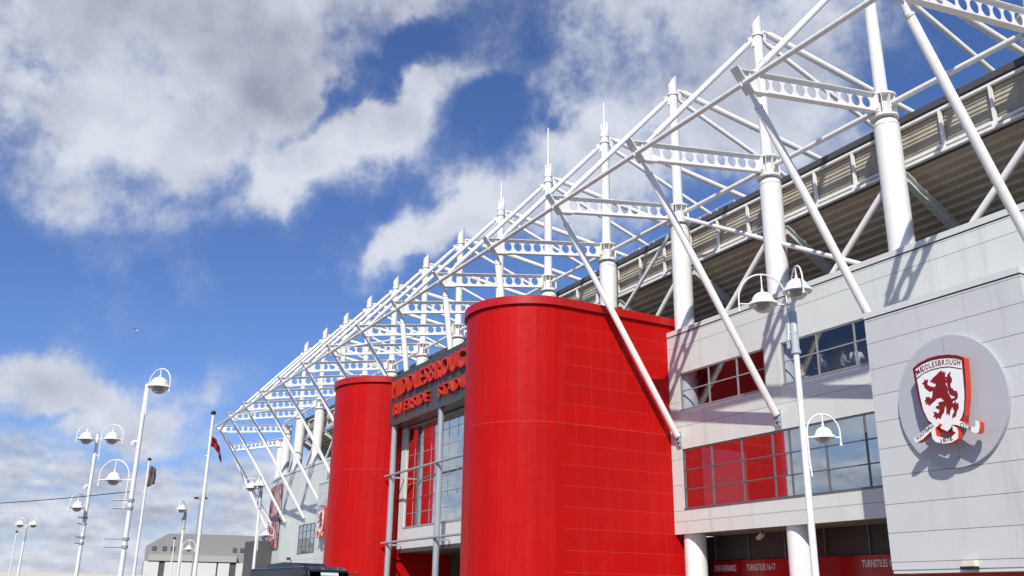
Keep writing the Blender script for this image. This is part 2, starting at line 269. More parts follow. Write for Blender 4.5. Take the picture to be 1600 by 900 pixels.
# ------------------------------------------------------------------ mesh helpers
class MB:
    def __init__(s): s.v = []; s.f = []; s.sm = []
    def add(s, vs_, fs, smooth=False):
        o = len(s.v); s.v += [tuple(p) for p in vs_]; s.f += [tuple(i + o for i in f) for f in fs]; s.sm += [smooth] * len(fs); return s
    def box(s, a, b):
        x0, y0, z0 = [min(p, q) for p, q in zip(a, b)]; x1, y1, z1 = [max(p, q) for p, q in zip(a, b)]
        return s.add([(x0, y0, z0), (x1, y0, z0), (x1, y1, z0), (x0, y1, z0), (x0, y0, z1), (x1, y0, z1), (x1, y1, z1), (x0, y1, z1)],
                     [(0, 3, 2, 1), (4, 5, 6, 7), (0, 1, 5, 4), (1, 2, 6, 5), (2, 3, 7, 6), (3, 0, 4, 7)])
    def bar(s, p, q, w, h, up=(0, 0, 1)):
        p, q = Vector(p), Vector(q); d = (q - p).normalized(); r = d.cross(Vector(up))
        if r.length < 1e-4: r = d.cross(Vector((1, 0, 0)))
        r.normalize(); n = r.cross(d); r *= w / 2; n *= h / 2
        return s.add([p - r - n, p + r - n, p + r + n, p - r + n, q - r - n, q + r - n, q + r + n, q - r + n],
                     [(0, 3, 2, 1), (4, 5, 6, 7), (0, 1, 5, 4), (1, 2, 6, 5), (2, 3, 7, 6), (3, 0, 4, 7)])
    def path(s, pts, r, n=10, closed=False, caps=True):
        pts = [Vector(p) for p in pts]; N = len(pts); rr = r if isinstance(r, (list, tuple)) else [r] * N
        ds = []
        for i in range(N):
            a = pts[i - 1] if (i > 0 or closed) else pts[i]; b = pts[(i + 1) % N] if (i < N - 1 or closed) else pts[i]; ds.append((b - a).normalized())
        ref = Vector((0, 0, 1)) if abs(ds[0].z) < .95 else Vector((1, 0, 0)); e = (ref - ds[0] * ref.dot(ds[0])).normalized()
        vv = []
        for i in range(N):
            e = (e - ds[i] * e.dot(ds[i])).normalized(); b = ds[i].cross(e)
            for k in range(n): a = 2 * pi * k / n; vv.append(pts[i] + (e * cos(a) + b * sin(a)) * rr[i])
        ff = []
        for i in range(N if closed else N - 1):
            j = (i + 1) % N
            for k in range(n): ff.append((i * n + k, i * n + (k + 1) % n, j * n + (k + 1) % n, j * n + k))
        s.add(vv, ff, True)
        if caps and not closed:
            s.add(vv[:n], [tuple(reversed(range(n)))]); s.add(vv[-n:], [tuple(range(n))])
        return s
    def tube(s, p, q, r, r2=None, n=14): return s.path([p, q], [r, r if r2 is None else r2], n)
    def lathe(s, prof, c, n=18, axis='z'):
        vv = []
        for (r, z) in prof:
            for k in range(n): a = 2 * pi * k / n; vv.append((c[0] + r * cos(a), c[1] + r * sin(a), c[2] + z))
        ff = [(i * n + k, i * n + (k + 1) % n, (i + 1) * n + (k + 1) % n, (i + 1) * n + k) for i in range(len(prof) - 1) for k in range(n)]
        s.add(vv, ff, True)
        if prof[0][0] > 1e-4: s.add(vv[:n], [tuple(reversed(range(n)))])
        if prof[-1][0] > 1e-4: s.add(vv[-n:], [tuple(range(n))])
        return s
    def prismY(s, pts, y0, y1):
        """polygon in (x, z), thickness from y0 (front) to y1"""
        n = len(pts); ar = sum(pts[i][0] * pts[(i + 1) % n][1] - pts[(i + 1) % n][0] * pts[i][1] for i in range(n))
        if ar < 0: pts = pts[::-1]
        s.add([(x, y0, z) for x, z in pts] + [(x, y1, z) for x, z in pts], [tuple(range(n)), tuple(reversed(range(n, 2 * n)))] + [(i, i + n, (i + 1) % n + n, (i + 1) % n) for i in range(n)])
        return s
    def prismZ(s, pts, z0, z1):
        n = len(pts); ar = sum(pts[i][0] * pts[(i + 1) % n][1] - pts[(i + 1) % n][0] * pts[i][1] for i in range(n))
        if ar < 0: pts = pts[::-1]
        return s.add([(x, y, z0) for x, y in pts] + [(x, y, z1) for x, y in pts], [tuple(reversed(range(n))), tuple(range(n, 2 * n))] + [(i, (i + 1) % n, (i + 1) % n + n, i + n) for i in range(n)])
def wpos(o):
    p = Vector((0, 0, 0))
    while o is not None: p = p + o.location; o = o.parent
    return p
def obj(name, mb, mat, parent=None, off=None):
    """link ONE mesh object; mesh is given in world coordinates unless off is (0,0,0)"""
    base = (wpos(parent) if parent else Vector((0, 0, 0))) if off is None else Vector(off)
    me = bpy.data.meshes.new(name); me.from_pydata([Vector(p) - base for p in mb.v], [], mb.f); me.polygons.foreach_set('use_smooth', mb.sm); me.update()
    me.materials.append(mat); o = bpy.data.objects.new(name, me); COL.objects.link(o)
    if parent: o.parent = parent
    return o
def tag(o, label, cat, group=None):
    o['label'] = label; o['category'] = cat; o['kind'] = 'thing'
    if group: o['group'] = group
    return o
def thing(name, loc, label, cat, group=None, rz=0):
    o = bpy.data.objects.new(name, None); o.empty_display_size = .3; COL.objects.link(o); o.location = loc; o.rotation_euler = (0, 0, rz)
    return tag(o, label, cat, group)
def structure(o): o['kind'] = 'structure'; return o
def copy_tree(root, loc, rz=0):
    def rec(o, par):
        c = o.copy(); COL.objects.link(c); c.parent = par
        for ch in list(o.children): rec(ch, c)
        return c
    c = rec(root, None); c.location = loc; c.rotation_euler = (0, 0, rz); return c
def text_mb(body, width, height, depth, bold=.0, spacing=1.0):
    cu = bpy.data.curves.new('lettering', 'FONT'); cu.body = body; cu.extrude = .5; cu.offset = bold; cu.space_character = spacing; cu.resolution_u = 3
    to = bpy.data.objects.new('lettering', cu); COL.objects.link(to)
    dg = bpy.context.evaluated_depsgraph_get(); dg.update(); me = bpy.data.meshes.new_from_object(to.evaluated_get(dg))
    bpy.data.objects.remove(to)
    xs = [p.co.x for p in me.vertices]; ys = [p.co.y for p in me.vertices]; x0, x1, y0, y1 = min(xs), max(xs), min(ys), max(ys)
    sx = width / (x1 - x0) if width else height / (y1 - y0)
    mb = MB(); mb.add([((p.co.x - x0) * sx, (p.co.y - y0) * height / (y1 - y0), p.co.z * depth) for p in me.vertices], [tuple(p.vertices) for p in me.polygons])
    bpy.data.meshes.remove(me); return mb
def on_front(mb, x, y, z, rot=0):
    """lay text (x right, y up, z out) on a face looking to -Y at world x, y, z"""
    c, s = cos(rot), sin(rot)
    mb.v = [(x + p[0] * c - p[1] * s, y - p[2], z + p[0] * s + p[1] * c) for p in mb.v]; return mb

# ------------------------------------------------------------------ ground
g = MB(); g.add([(-3000, -3000, 0), (3000, -3000, 0), (3000, 3000, 0), (-3000, 3000, 0)], [(0, 1, 2, 3)]); structure(obj('ground', g, ASPH))
g = MB(); g.box((-140, 16.5, -.5), (20, 60, .12)); structure(obj('pavement', g, PAVE))

# ------------------------------------------------------------------ the long stand
SX0, SX1 = -109.0, -4.0
ST = thing('stadium_stand', (-51.5, 31, 0), 'long grey clad football stand with ribbon windows, louvred underside and ribbed roof edge', 'stadium')
WY, WT = 31.0, .14
wins = [(-37.3, -31.1, 11.0, 13.0), (-30.04, -23.6, 11.0, 13.0), (-37.35, -23.6, 6.0, 9.05), (-102.5, -95.7, 6.0, 9.05), (-79.4, -65.8, 6.0, 9.05)]
xs = sorted({SX0, -38.25, SX1, -66.0} | {w[0] for w in wins} | {w[1] for w in wins}); zs = sorted({4.85, 15.10} | {w[2] for w in wins} | {w[3] for w in wins})
w_ = MB()
for i in range(len(xs) - 1):
    z_run = None
    for j in range(len(zs) - 1):
        cx_, cz_ = (xs[i] + xs[i + 1]) / 2, (zs[j] + zs[j + 1]) / 2
        hole = any(a < cx_ < b and c < cz_ < d for a, b, c, d in wins) or (-66 < cx_ < -38.25)
        if i and j == 0 and -66 < cx_ < -38.25: obj('wall', w_, WALL, ST); w_ = MB()
        if not hole: z_run = (z_run[0], zs[j + 1]) if z_run else (zs[j], zs[j + 1])
        if hole or j == len(zs) - 2:
            if z_run: w_.box((xs[i], WY, z_run[0]), (xs[i + 1], WY + WT, z_run[1])); z_run = None
obj('wall', w_, WALL, ST)
for a, b in ((SX0, -66.0), (-38.28, SX1)):
    cp = obj('coping', MB().box((a, WY - .012, 15.17), (b, WY + .5, 15.42)), COPE, ST)
    obj('coping_gap', MB().box((a, WY + .02, 15.10), (b, WY + .45, 15.169)), BLACKM, cp)
c_ = MB(); c_.box((-66.0, 31, 0), (-38.3, 31.14, 16.0)); obj('core_wall', c_, FASCIA, ST)
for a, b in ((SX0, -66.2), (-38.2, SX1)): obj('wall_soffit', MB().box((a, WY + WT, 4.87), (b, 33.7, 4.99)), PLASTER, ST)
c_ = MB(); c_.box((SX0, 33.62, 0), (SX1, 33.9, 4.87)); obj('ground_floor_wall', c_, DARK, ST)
sl = MB()
for k in range(12): sl.bar((-38.2, 33.56, 3.72 + k * .096), (SX1, 33.56, 3.72 + k * .096), .012, .075, (0, .6, 1))
for k in range(14): sl.box((-38.1 + k * 2.45, 33.45, 3.62), (-38.02 + k * 2.45, 33.52, 4.86))
obj('louvre', sl, LOUV, ST)
# windows (> frame, pane)
def pane_mb(xe, ze, y, gap=.0, tilt=.0035):
    b = MB()
    for xa, xb in zip(xe[:-1], xe[1:]):
        for za, zb in zip(ze[:-1], ze[1:]):
            tx, tz = random.uniform(-tilt, tilt), random.uniform(-tilt, tilt); cx_, cz_ = (xa + xb) / 2, (za + zb) / 2
            f = lambda px, pz, o: (px, y + (px - cx_) * tx + (pz - cz_) * tz + o, pz)
            b.add([f(xa, za, 0), f(xb, za, 0), f(xb, zb, 0), f(xa, zb, 0), f(xa, za, .01), f(xb, za, .01), f(xb, zb, .01), f(xa, zb, .01)], [(0, 1, 2, 3), (7, 6, 5, 4), (0, 4, 5, 1), (1, 5, 6, 2), (2, 6, 7, 3), (3, 7, 4, 0)])
    return b
def window(x0, x1, z0, z1, mull, trans, gl, fw=.06):
    f = MB(); yf, yb = WY + .035, WY + .12
    f.box((x0, yf - .055, z0), (x1, yb, z0 + .10)); f.box((x0, yf, z1 - .07), (x1, yb, z1)); f.box((x0, yf, z0 + .10), (x0 + .09, yb, z1 - .07)); f.box((x1 - .09, yf, z0 + .10), (x1, yb, z1 - .07))
    ms = sorted(mull); 
    for xm in ms: f.box((xm - fw / 2, yf + .004, z0 + .10), (xm + fw / 2, yb - .004, z1 - .07))
    edges = [x0 + .09] + ms + [x1 - .09]
    for zt in trans:
        for a, b in zip(edges[:-1], edges[1:]): f.box((a + (fw / 2 if a in ms else 0), yf + .012, zt - .026), (b - (fw / 2 if b in ms else 0), yb - .01, zt + .026))
    wroot = obj('window', f, FRAMEL if gl is GLASS_UP else FRAMEM, ST)
    p = pane_mb([x0 + .08] + ms + [x1 - .08], [z0 + .09] + sorted(trans) + [z1 - .06], WY + .085); obj('pane', p, gl, wroot)
window(*wins[0], [-35.08, -33.02], [12.05], GLASS_UP)
window(*wins[1], [-27.93, -25.86], [12.1], GLASS_UP)
window(*wins[2], [-35.2, -33.07, -31.05, -30.01, -27.96, -25.84], [7.0, 7.98], GLASS_LO)
window(*wins[3], [-101.1, -99.8, -98.4, -97.1], [6.75, 7.55, 8.3], GLASS_LO)
window(*wins[4], [-77.3, -75.2, -73.1, -71.0, -68.9], [7.0, 7.98], GLASS_LO)
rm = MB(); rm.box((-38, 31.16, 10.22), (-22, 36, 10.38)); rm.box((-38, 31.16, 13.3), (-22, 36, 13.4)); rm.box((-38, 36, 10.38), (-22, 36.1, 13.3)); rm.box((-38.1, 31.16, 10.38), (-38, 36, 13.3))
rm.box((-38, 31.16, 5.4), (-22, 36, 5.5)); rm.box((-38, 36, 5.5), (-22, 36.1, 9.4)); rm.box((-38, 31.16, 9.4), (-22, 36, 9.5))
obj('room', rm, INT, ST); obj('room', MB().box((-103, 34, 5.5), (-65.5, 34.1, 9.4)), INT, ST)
# roof edge behind the masts
RX0, RX1 = -112.0, 8.0
r_ = MB()
zr = [20.0 + .1975 * k for k in range(9)]
for k in range(8):   # shallow zigzag sheet, each rib a real step
    z0, z1 = zr[k], zr[k + 1]
    r_.add([(RX0, 33.0, z0), (RX1, 33.0, z0), (RX1, 32.955, z0 + .05), (RX0, 32.955, z0 + .05), (RX1, 33.0, z1), (RX0, 33.0, z1)], [(0, 1, 2, 3), (3, 2, 4, 5)])
obj('ribbed_fascia', r_, RIB, ST)
r_ = MB(); r_.add([(RX0, 32.72, 21.78), (RX1, 32.72, 21.78), (RX1, 32.72, 22.06), (RX0, 32.72, 22.06), (RX0, 60, 22.9), (RX1, 60, 22.9), (RX0, 60, 22.5), (RX1, 60, 22.5)],
                  [(0, 1, 2, 3), (3, 2, 5, 4), (0, 6, 7, 1), (4, 5, 7, 6), (0, 3, 4, 6), (1, 7, 5, 2)])
obj('roof', r_, ROOFM, ST)
r_ = MB(); r_.box((RX0, 32.76, 21.56), (RX1, 32.95, 21.67)); r_.box((RX0, 32.74, 19.88), (RX1, 32.90, 19.99)); r_.box((RX0, 32.6, 19.58), (RX1, 32.80, 19.71))
obj('gutter_rail', r_, WHITE, ST)
post = MB(); post.box((-.06, 32.76, 19.99), (.06, 32.9, 21.56)); post.box((-.11, 32.70, 19.74), (.11, 32.95, 19.88))
px = -10.0; first = None; k = 0
pm = None
while px > -111:
    if pm is None: o = obj('post', MB().add([(p[0] + px, p[1], p[2]) for p in post.v], post.f), WHITE, ST); pm = o; px0 = px
    else:
        o = pm.copy(); COL.objects.link(o); o.parent = ST; o.location = (px - px0, 0, 0)
    px -= 7 / 3
s_ = MB()   # stepped underside of the upper seating, ribs along the stand
y, z = 33.0, 19.56
while y < 36.2:
    s_.add([(RX0, y, z), (RX1, y, z), (RX1, y + .30, z - .11), (RX0, y + .30, z - .11), (RX1, y + .36, z - .23), (RX0, y + .36, z - .23)], [(0, 1, 2, 3), (3, 2, 4, 5)]); y += .36; z -= .23
obj('seating_underside', s_, SOFF, ST)
SY, SZ = y, z
l_ = MB(); l_.box((RX0, SY + .15, 13), (RX1, SY + .25, SZ + .05))
for k in range(16): l_.bar((RX0, SY, SZ - .15 - k * .2), (RX1, SY, SZ - .15 - k * .2), .02, .14, (0, .6, 1))
obj('upper_louvre', l_, LOUV, ST)
rk = MB(); rk.bar((0, 32.5, 19.3), (0, SY + .1, SZ - .35), .30, .05); rk.bar((0, 32.5, 18.88), (0, SY + .1, SZ - .77), .30, .05); rk.bar((0, 32.5, 19.09), (0, SY + .1, SZ - .56), .04, .40)
rk0 = None
for i in range(-1, 13):
    X = -23.493 - 7 * i
    if rk0 is None: rk0 = obj('raker_beam', MB().add([(p[0] + X, p[1], p[2]) for p in rk.v], rk.f), COPE, ST); X00 = X
    else:
        o = rk0.copy(); COL.objects.link(o); o.parent = ST; o.location = (X - X00, 0, 0)
rr = MB()
for zz in (22.75, 23.2, 23.6): rr.tube((-50, 35.0, zz), (-36.5, 35.0, zz), .025, None, 6)
for k in range(10): rr.tube((-50 + k * 1.5, 35.0, 22.1), (-50 + k * 1.5, 35.0, 23.6), .03, None, 6)
rr.path([(-41.5, 34.9, 22.1), (-41.5, 34.7, 23.3), (-41.5, 35.2, 23.9), (-41.5, 36, 23.9)], .03, 6)
obj('roof_railing', rr, WHITE, ST)
# projecting blocks (> coping, soffit)
def block(x0, x1, lamp):
    Y = 27.8
    b = MB(); b.box((x0, Y, 2.75), (x1, WY - .003, 11.69)); blk = obj('projecting_block', b, BOXM, ST)
    c = MB(); c.box((x0 - .01, Y - .015, 11.751), (x1 + .01, WY - .065, 11.97)); obj('block_coping', c, COPE, blk)
    c = MB(); c.box((x0 + .04, Y + .03, 11.691), (x1 - .04, WY - .07, 11.75)); obj('block_gap', c, BLACKM, blk)
    c = MB(); c.box((x0 + .02, Y + .03, 2.63), (x1 - .02, WY - .02, 2.745)); obj('block_trim', c, COPE, blk)
    c = MB(); c.box((x0 + .5, Y + .6, 0), (x1 - .5, WY - .02, 2.63)); obj('block_base', c, SIGNRED, blk)
block(-22.62, -16.45, True); block(-86.6, -80.4, False)
# curved corner beyond the last straight bay
cw = MB(); pl = [(-109.0, 31.0), (-113, 31.25), (-117, 31.65), (-121, 33.2), (-128, 37.2), (-136, 46)]
for (a, b), (c, d) in zip(pl[:-1], pl[1:]): cw.add([(a, b, 5.0), (c, d, 5.0), (c, d, 15.15), (a, b, 15.15), (a, b + .3, 15.15), (c, d + .3, 15.15)], [(0, 1, 2, 3)[::-1], (3, 2, 5, 4)[::-1]])
obj('corner_wall', cw, WALL, ST)
cw = MB()
for (a, b), (c, d) in zip(pl[:-1], pl[1:]): cw.bar((a, b + .1, 15.28), (c, d + .1, 15.28), .4, .24)
obj('corner_coping', cw, COPE, ST)
tb = MB(); tb.box((-129, 33.3, 0), (-109, 45, 5)); obj('corner_base', tb, DGREY, ST)

# ------------------------------------------------------------------ red entrance towers
def tower_outline(cx_, cy_, r, ybk, n=22):
    pts = [(cx_ + r, ybk)]
    pts += [(cx_ + r * cos(a), cy_ + r * sin(a)) for a in [-pi * k / n for k in range(n + 1)]]
    pts += [(cx_ - r, ybk)]; return pts
def make_tower(cx_, label):
    t = thing('entrance_tower', (cx_, 24.4, 0), label, 'entrance tower', 'red entrance towers')
    b = MB(); b.prismZ(tower_outline(cx_, 24.42, 3.42, 31.6), 0, 15.84); obj('cladding', b, RED, t)
    b = MB(); o_, i_ = tower_outline(cx_, 24.42, 3.56, 31.75, 44), tower_outline(cx_, 24.42, 3.2, 31.75, 44); n = len(o_)
    b.add([(x, y, 15.85) for x, y in o_] + [(x, y, 16.28) for x, y in o_] + [(x, y, 16.28) for x, y in i_] + [(x, y, 15.85) for x, y in i_],
          [f[::-1] for k in range(n - 1) for f in ((k, k + 1, n + k + 1, n + k)[::-1], (n + k, n + k + 1, 2 * n + k + 1, 2 * n + k)[::-1], (2 * n + k, 2 * n + k + 1, 3 * n + k + 1, 3 * n + k)[::-1], (3 * n + k, 3 * n + k + 1, k + 1, k)[::-1])] + [(0, n, 2 * n, 3 * n)[::-1], (n - 1, 2 * n - 1, 3 * n - 1, 4 * n - 1)])
    obj('rim', b, REDP, t)
    b = MB(); b.prismZ(tower_outline(cx_, 24.42, 3.19, 31.7), 15.85, 15.95); obj('flat_roof', b, ROOFM, t)
    return t
TR = make_tower(-41.6, 'tall red round nosed entrance tower right of the portal, strut shadow across its flat side')
TL = copy_tree(TR, (-62.68, 24.4, 0)); TL['label'] = 'red round nosed entrance tower left of the portal, beside the parked minibus'

# ------------------------------------------------------------------ entrance portal between them
PT = thing('entrance_portal', (-52, 24.5, 0), 'glazed entrance portal with dark metal fascia between the two red towers', 'entrance')
f_ = MB(); f_.box((-58.9, 23.5, 12.66), (-45.1, 24.55, 16.08)); fas = obj('fascia', f_, FASCIA, PT)
t_ = on_front(text_mb('MIDDLESBROUGH', 12.1, 1.16, .24, .0, 1.10), -58.2, 23.5 - .13, 14.46); obj('lettering', t_, REDLET, fas)
t_ = on_front(text_mb('RIVERSIDE   STADIUM', 12.2, .72, .20, .0, 1.22), -57.9, 23.5 - .11, 13.28); obj('lettering', t_, REDLET, fas)
f_ = MB(); f_.box((-59.2, 24.56, 15.7), (-45.0, 30.98, 15.95)); obj('portal_roof', f_, ROOFM, PT)
for xx in (-58.42, -51.05, -45.6):
    p = MB(); p.tube((xx, 23.72, 0), (xx, 23.72, 12.65), .19, None, 18); obj('post', p, GREYST, PT)
for zz in (9.36, 5.03):
    p = MB(); p.tube((-59.1, 23.48, zz), (-45.0, 23.48, zz), .075, None, 10)
    for xx in (-58.42, -51.05, -45.6): p.box((xx - .05, 23.5, zz - .16), (xx + .05, 24.55, zz - .06))
    obj('rail', p, GREYST, PT)
gx0, gx1, gz0, gz1 = -58.3, -45.4, 5.95, 12.6
f_ = MB(); f_.box((-59.2, 24.62, 4.7), (gx0, 24.8, 12.66)); f_.box((gx0, 24.62, 4.7), (-45.05, 24.8, gz0)); obj('white_panel', f_, COPE, PT)
f_ = MB(); f_.box((gx0, 24.60, gz0), (gx1, 24.78, gz0 + .12)); f_.box((gx0, 24.63, gz1 - .06), (gx1, 24.78, gz1 + .05))
gm = [gx0 + 1.29 * k for k in range(11)]
for xm in gm: f_.box((xm - .018, 24.688, gz0 + .12), (xm + .018, 24.722, gz1 - .06))
for k in range(1, 7):
    for a, b in zip(gm[:-1], gm[1:]): f_.box((a + .018, 24.69, gz0 + .95 * k - .016), (b - .018, 24.72, gz0 + .95 * k + .016))
gwin = obj('window', f_, FRAMEL, PT)
p = pane_mb(gm, [gz0 + .1] + [gz0 + .95 * k for k in range(1, 7)] + [gz1], 24.70, 0, .002); obj('pane', p, GLASS_LO, gwin)
f_ = MB(); f_.box((-59.1, 24.63, 4.45), (-45.05, 30.9, 4.69)); obj('canopy_soffit', f_, DARK, PT)
f_ = MB(); f_.box((-59.1, 28.5, 0), (-45.05, 28.7, 4.54)); obj('recess_wall', f_, DARK, PT)
for k in range(6):
    d = MB(); d.box((-57.6 + k * 2.0, 28.38, .02), (-55.75 + k * 2.0, 28.49, 3.9)); dr = obj('door', d, SIGNRED if k > 2 else BLACKM, PT)
    d = MB(); d.tube((-57.4 + k * 2.0, 28.33, .9), (-57.4 + k * 2.0, 28.33, 1.7), .025, None, 8); obj('handle', d, GREYST, dr)
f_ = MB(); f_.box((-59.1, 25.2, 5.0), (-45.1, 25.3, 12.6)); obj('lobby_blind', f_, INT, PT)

# ------------------------------------------------------------------ white roof frames
YM = 31.65
TIPY, TIPZ = 23.30, 21.05
JY, JZ = 31.15, 22.33
def beam_mesh(JZ=JZ):
    b = MB(); L = JY - TIPY; d = Vector((0, L, JZ - TIPZ)).normalized(); n = Vector((0, -d.z, d.y)); H = .86; T = .014
    O = Vector((0, TIPY - YM, TIPZ))
    def P(s, h, x): q = O + d * s + n * h; return (x, q.y, q.z)
    Lb = sqrt(L * L + (JZ - TIPZ) ** 2)
    for h, s0 in ((-H / 2, .36), (H / 2, -.16)): b.bar(P(s0, h, 0), P(Lb, h, 0), .30, .035, tuple(n))
    hh = H / 2 - .018
    def plate(s0, s1, k=0):
        b.add([P(s0 + k, -hh, -T), P(s1, -hh, -T), P(s1, hh, -T), P(s0 - k, hh, -T), P(s0 + k, -hh, T), P(s1, -hh, T), P(s1, hh, T), P(s0 - k, hh, T)], [(0, 1, 2, 3), (7, 6, 5, 4)])
    NH = 10; a0, a1 = .95, Lb - .25; w = (a1 - a0) / NH; R = .265
    plate(.10, a0, .25); plate(a1, Lb)
    for k in range(NH):
        s0 = a0 + k * w; s1 = s0 + w; c = (s0 + s1) / 2; N = 24; inn = []; out = []
        for q in range(N):
            an = 2 * pi * q / N; ca, sa = cos(an), sin(an); inn.append((c + R * ca, R * sa))
            tt = min((w / 2) / abs(ca) if abs(ca) > 1e-6 else 1e9, hh / abs(sa) if abs(sa) > 1e-6 else 1e9); out.append((c + tt * ca, tt * sa))
        for xx, flip in ((-T, False), (T, True)):
            vv = [P(s, h, xx) for s, h in inn + out]; ff = [(q, (q + 1) % N, N + (q + 1) % N, N + q) for q in range(N)]
            b.add(vv, ff if flip else [f[::-1] for f in ff])
            # corners of the rectangle that the ray fan cuts off
            for q in range(N):
                (x1_, h1_), (x2_, h2_) = out[q], out[(q + 1) % N]
                if abs(x1_ - x2_) > 1e-5 and abs(h1_ - h2_) > 1e-5:
                    cx_ = x1_ if abs(abs(x1_ - c) - w / 2) < 1e-5 else x2_; chh = h1_ if abs(abs(h1_) - hh) < 1e-5 else h2_
                    tri = (0, 1, 2); b.add([P(x1_, h1_, xx), P(x2_, h2_, xx), P(cx_, chh, xx)], [tri])
        vv = [P(s, h, -T) for s, h in inn] + [P(s, h, T) for s, h in inn]
        b.add(vv, [(q, (q + 1) % N, N + (q + 1) % N, N + q) for q in range(N)], True)
    for s in (.5, .95): 
        b.bar(P(s, -hh, .075), P(s, hh, .075), .012, .13); b.bar(P(s, -hh, -.075), P(s, hh, -.075), .012, .13)
    return b
def plate_mesh():
    b = MB(); d = Vector((0, JY - TIPY, JZ - TIPZ)).normalized(); n = Vector((0, -d.z, d.y)); O = Vector((0, TIPY - YM, TIPZ))
    b.bar(O - n * .53 + d * .37, O + n * .53 - d * .22, .42, .06, tuple(d)); b.bar(O + d * .40 - n * .475, O + d * 1.15 - n * .475, .36, .045, tuple(n)); return b
def frame_parts(root, X, kind='foot', mast=True, spire=0.0, edge=True, braces=(), jz=JZ):
    """all part meshes in the frame's own coordinates: x along the stand, y inward from the mast axis"""
    def part(name, mb, mat=WHITE): return obj(name, mb, mat, root, (0, 0, 0))
    q = jz - JZ; b = MB(); b.tube((0, .06, 0), (0, .06, 21.30 + q), .56, .53, 28); b.tube((0, .06, 21.31 + q), (0, .06, 21.38 + q), .545, None, 28); b.lathe([(.53, 21.39 + q), (.46, 21.55 + q), (.36, 21.66 + q)], (0, .05, 0), 24); part('column', b)
    b = MB()
    b.tube((0, 0, 21.68 + q), (0, 0, 21.76 + q), .60, None, 24); b.tube((0, 0, 22.70 + q), (0, 0, 22.78 + q), .60, None, 24); b.tube((0, 0, 21.76 + q), (0, 0, 22.70 + q), .29, None, 18)
    for k in range(10): a = 2 * pi * k / 10 + .3; b.bar((.43 * cos(a), .43 * sin(a), 21.76 + q), (.43 * cos(a), .43 * sin(a), 22.70 + q), .022, .27, (cos(a), sin(a), 0))
    b.box((-.20, -.6, 22.0 + q), (.20, -.5, 22.66 + q)); part('collar', b)
    part('beam', beam_mesh(jz)); part('end_plate', plate_mesh(), WHITE)
    ty = TIPY - YM
    b = MB()
    if kind == 'foot':
        p, q = Vector((0, ty + .52, TIPZ - .42)), Vector((0, -.78, 9.72)); d = (q - p).normalized()
        b.path([p + d * .0, p + d * .55, p + d * .6, q], [.10, .12, .165, .165], 16); b.tube(p + d * .56, p + d * .66, .185, None, 16); part('strut', b)
        f = MB(); f.bar(q - d * .1, q + d * .28, .07, .22, (0, 1, 1)); f.box((-.17, -.68, q.z - .62), (.17, -.652, q.z + .25)); f.box((-.12, -.78, q.z - .5), (-.08, -.68, q.z - .05)); f.box((.08, -.78, q.z - .5), (.12, -.68, q.z - .05)); f.tube((-.16, -.76, q.z - .28), (.16, -.76, q.z - .28), .05, None, 10); part('foot_bracket', f, GREYST)
    elif kind == 'post':
        p, q = Vector((0, ty + .55, TIPZ - .42)), Vector((0, ty + 1.2, 15.9)); d = (q - p).normalized()
        b.path([p, p + d * .5, p + d * .56, q], [.12, .14, .18, .18], 16); b.tube(p + d * .52, p + d * .64, .205, None, 16); part('strut', b)
    if mast:
        b = MB(); b.tube((0, 0, 22.78), (0, 0, 30.3), .285, .265, 20)
        n = 20; vv = [(.265 * cos(2 * pi * k / n), .265 * sin(2 * pi * k / n), 30.3) for k in range(n)] + [(.29 * cos(2 * pi * k / n), .29 * sin(2 * pi * k / n), 30.85 + .38 * cos(2 * pi * k / n - .9)) for k in range(n)]
        if not spire: b.add(vv, [(k, (k + 1) % n, n + (k + 1) % n, n + k) for k in range(n)], True); b.add(vv[n:], [tuple(range(n))])
        b.tube((0, 0, 29.86), (0, 0, 29.98), .33, None, 20)
        b.bar((0, -.28, 29.55), (0, -.62, 29.35), .05, .5); b.bar((0, .28, 30.15), (0, .62, 30.1), .05, .6)
        part('mast', b)
        if spire:
            s = MB(); s.tube((0, 0, 30.3), (0, 0, 30.9), .30, .24, 16)
            for k in range(4): a = pi / 2 * k + .4; s.bar((.2 * cos(a), .2 * sin(a), 30.5), (.2 * cos(a), .2 * sin(a), 31.35), .03, .16, (cos(a), sin(a), 0))
            s.tube((0, 0, 30.9), (0, 0, spire), .075, .055, 10); part('spire', s)
        b = MB(); p, q = Vector((0, -.5, 29.42)), Vector((0, ty + .78, TIPZ + .60)); d = (q - p).normalized()
        b.path([p, p + d * .35, p + d * .4, q - d * .75, q - d * .7, q], [.09, .10, .15, .15, .10, .09], 14); b.tube(q - d * .85, q - d * .75, .17, None, 14)
        b.bar(q - d * .15 , q + Vector((0, .05, -.22)), .06, .3); part('tie', b)
        b = MB(); b.path([(0, .45, 30.35), (0, .8, 30.31), (0, .85, 30.30), (0, 20, 27.75)], [.10, .11, .185, .185], 16); part('back_tie', b)
        b = MB(); b.path([(0, .35, 29.75), (0, .7, 29.62), (0, .75, 29.6), (0, 20, 22.9)], [.08, .09, .135, .135], 14); part('back_tie', b)
    if edge:
        b = MB(); b.tube((-.05, ty + .12, TIPZ - .12), (-6.95, ty + .12, TIPZ - .12), .115, None, 12); part('edge_tube', b, WHITE)
        b = MB(); b.tube((-.5, .0, 22.25), (-6.5, .0, 22.25), .125, None, 12); b.box((-.66, -.012, 22.1), (-.5, .012, 22.4)); b.box((-6.5, -.012, 22.1), (-6.34, .012, 22.4)); part('joint_tube', b)
    b = MB(); b.tube((.45, .1, 18.9), (4.6, .1, 14.9), .10, None, 12) if 'L' not in braces else b.tube((-.45, .1, 18.6), (-5.0, .1, 14.6), .14, None, 12); part('brace', b, GREYST if False else WHITE)
    if 'R' in braces: b = MB(); b.tube((-.4, .0, 21.7), (-6.6, .0, 17.2), .11, None, 12); part('brace', b)
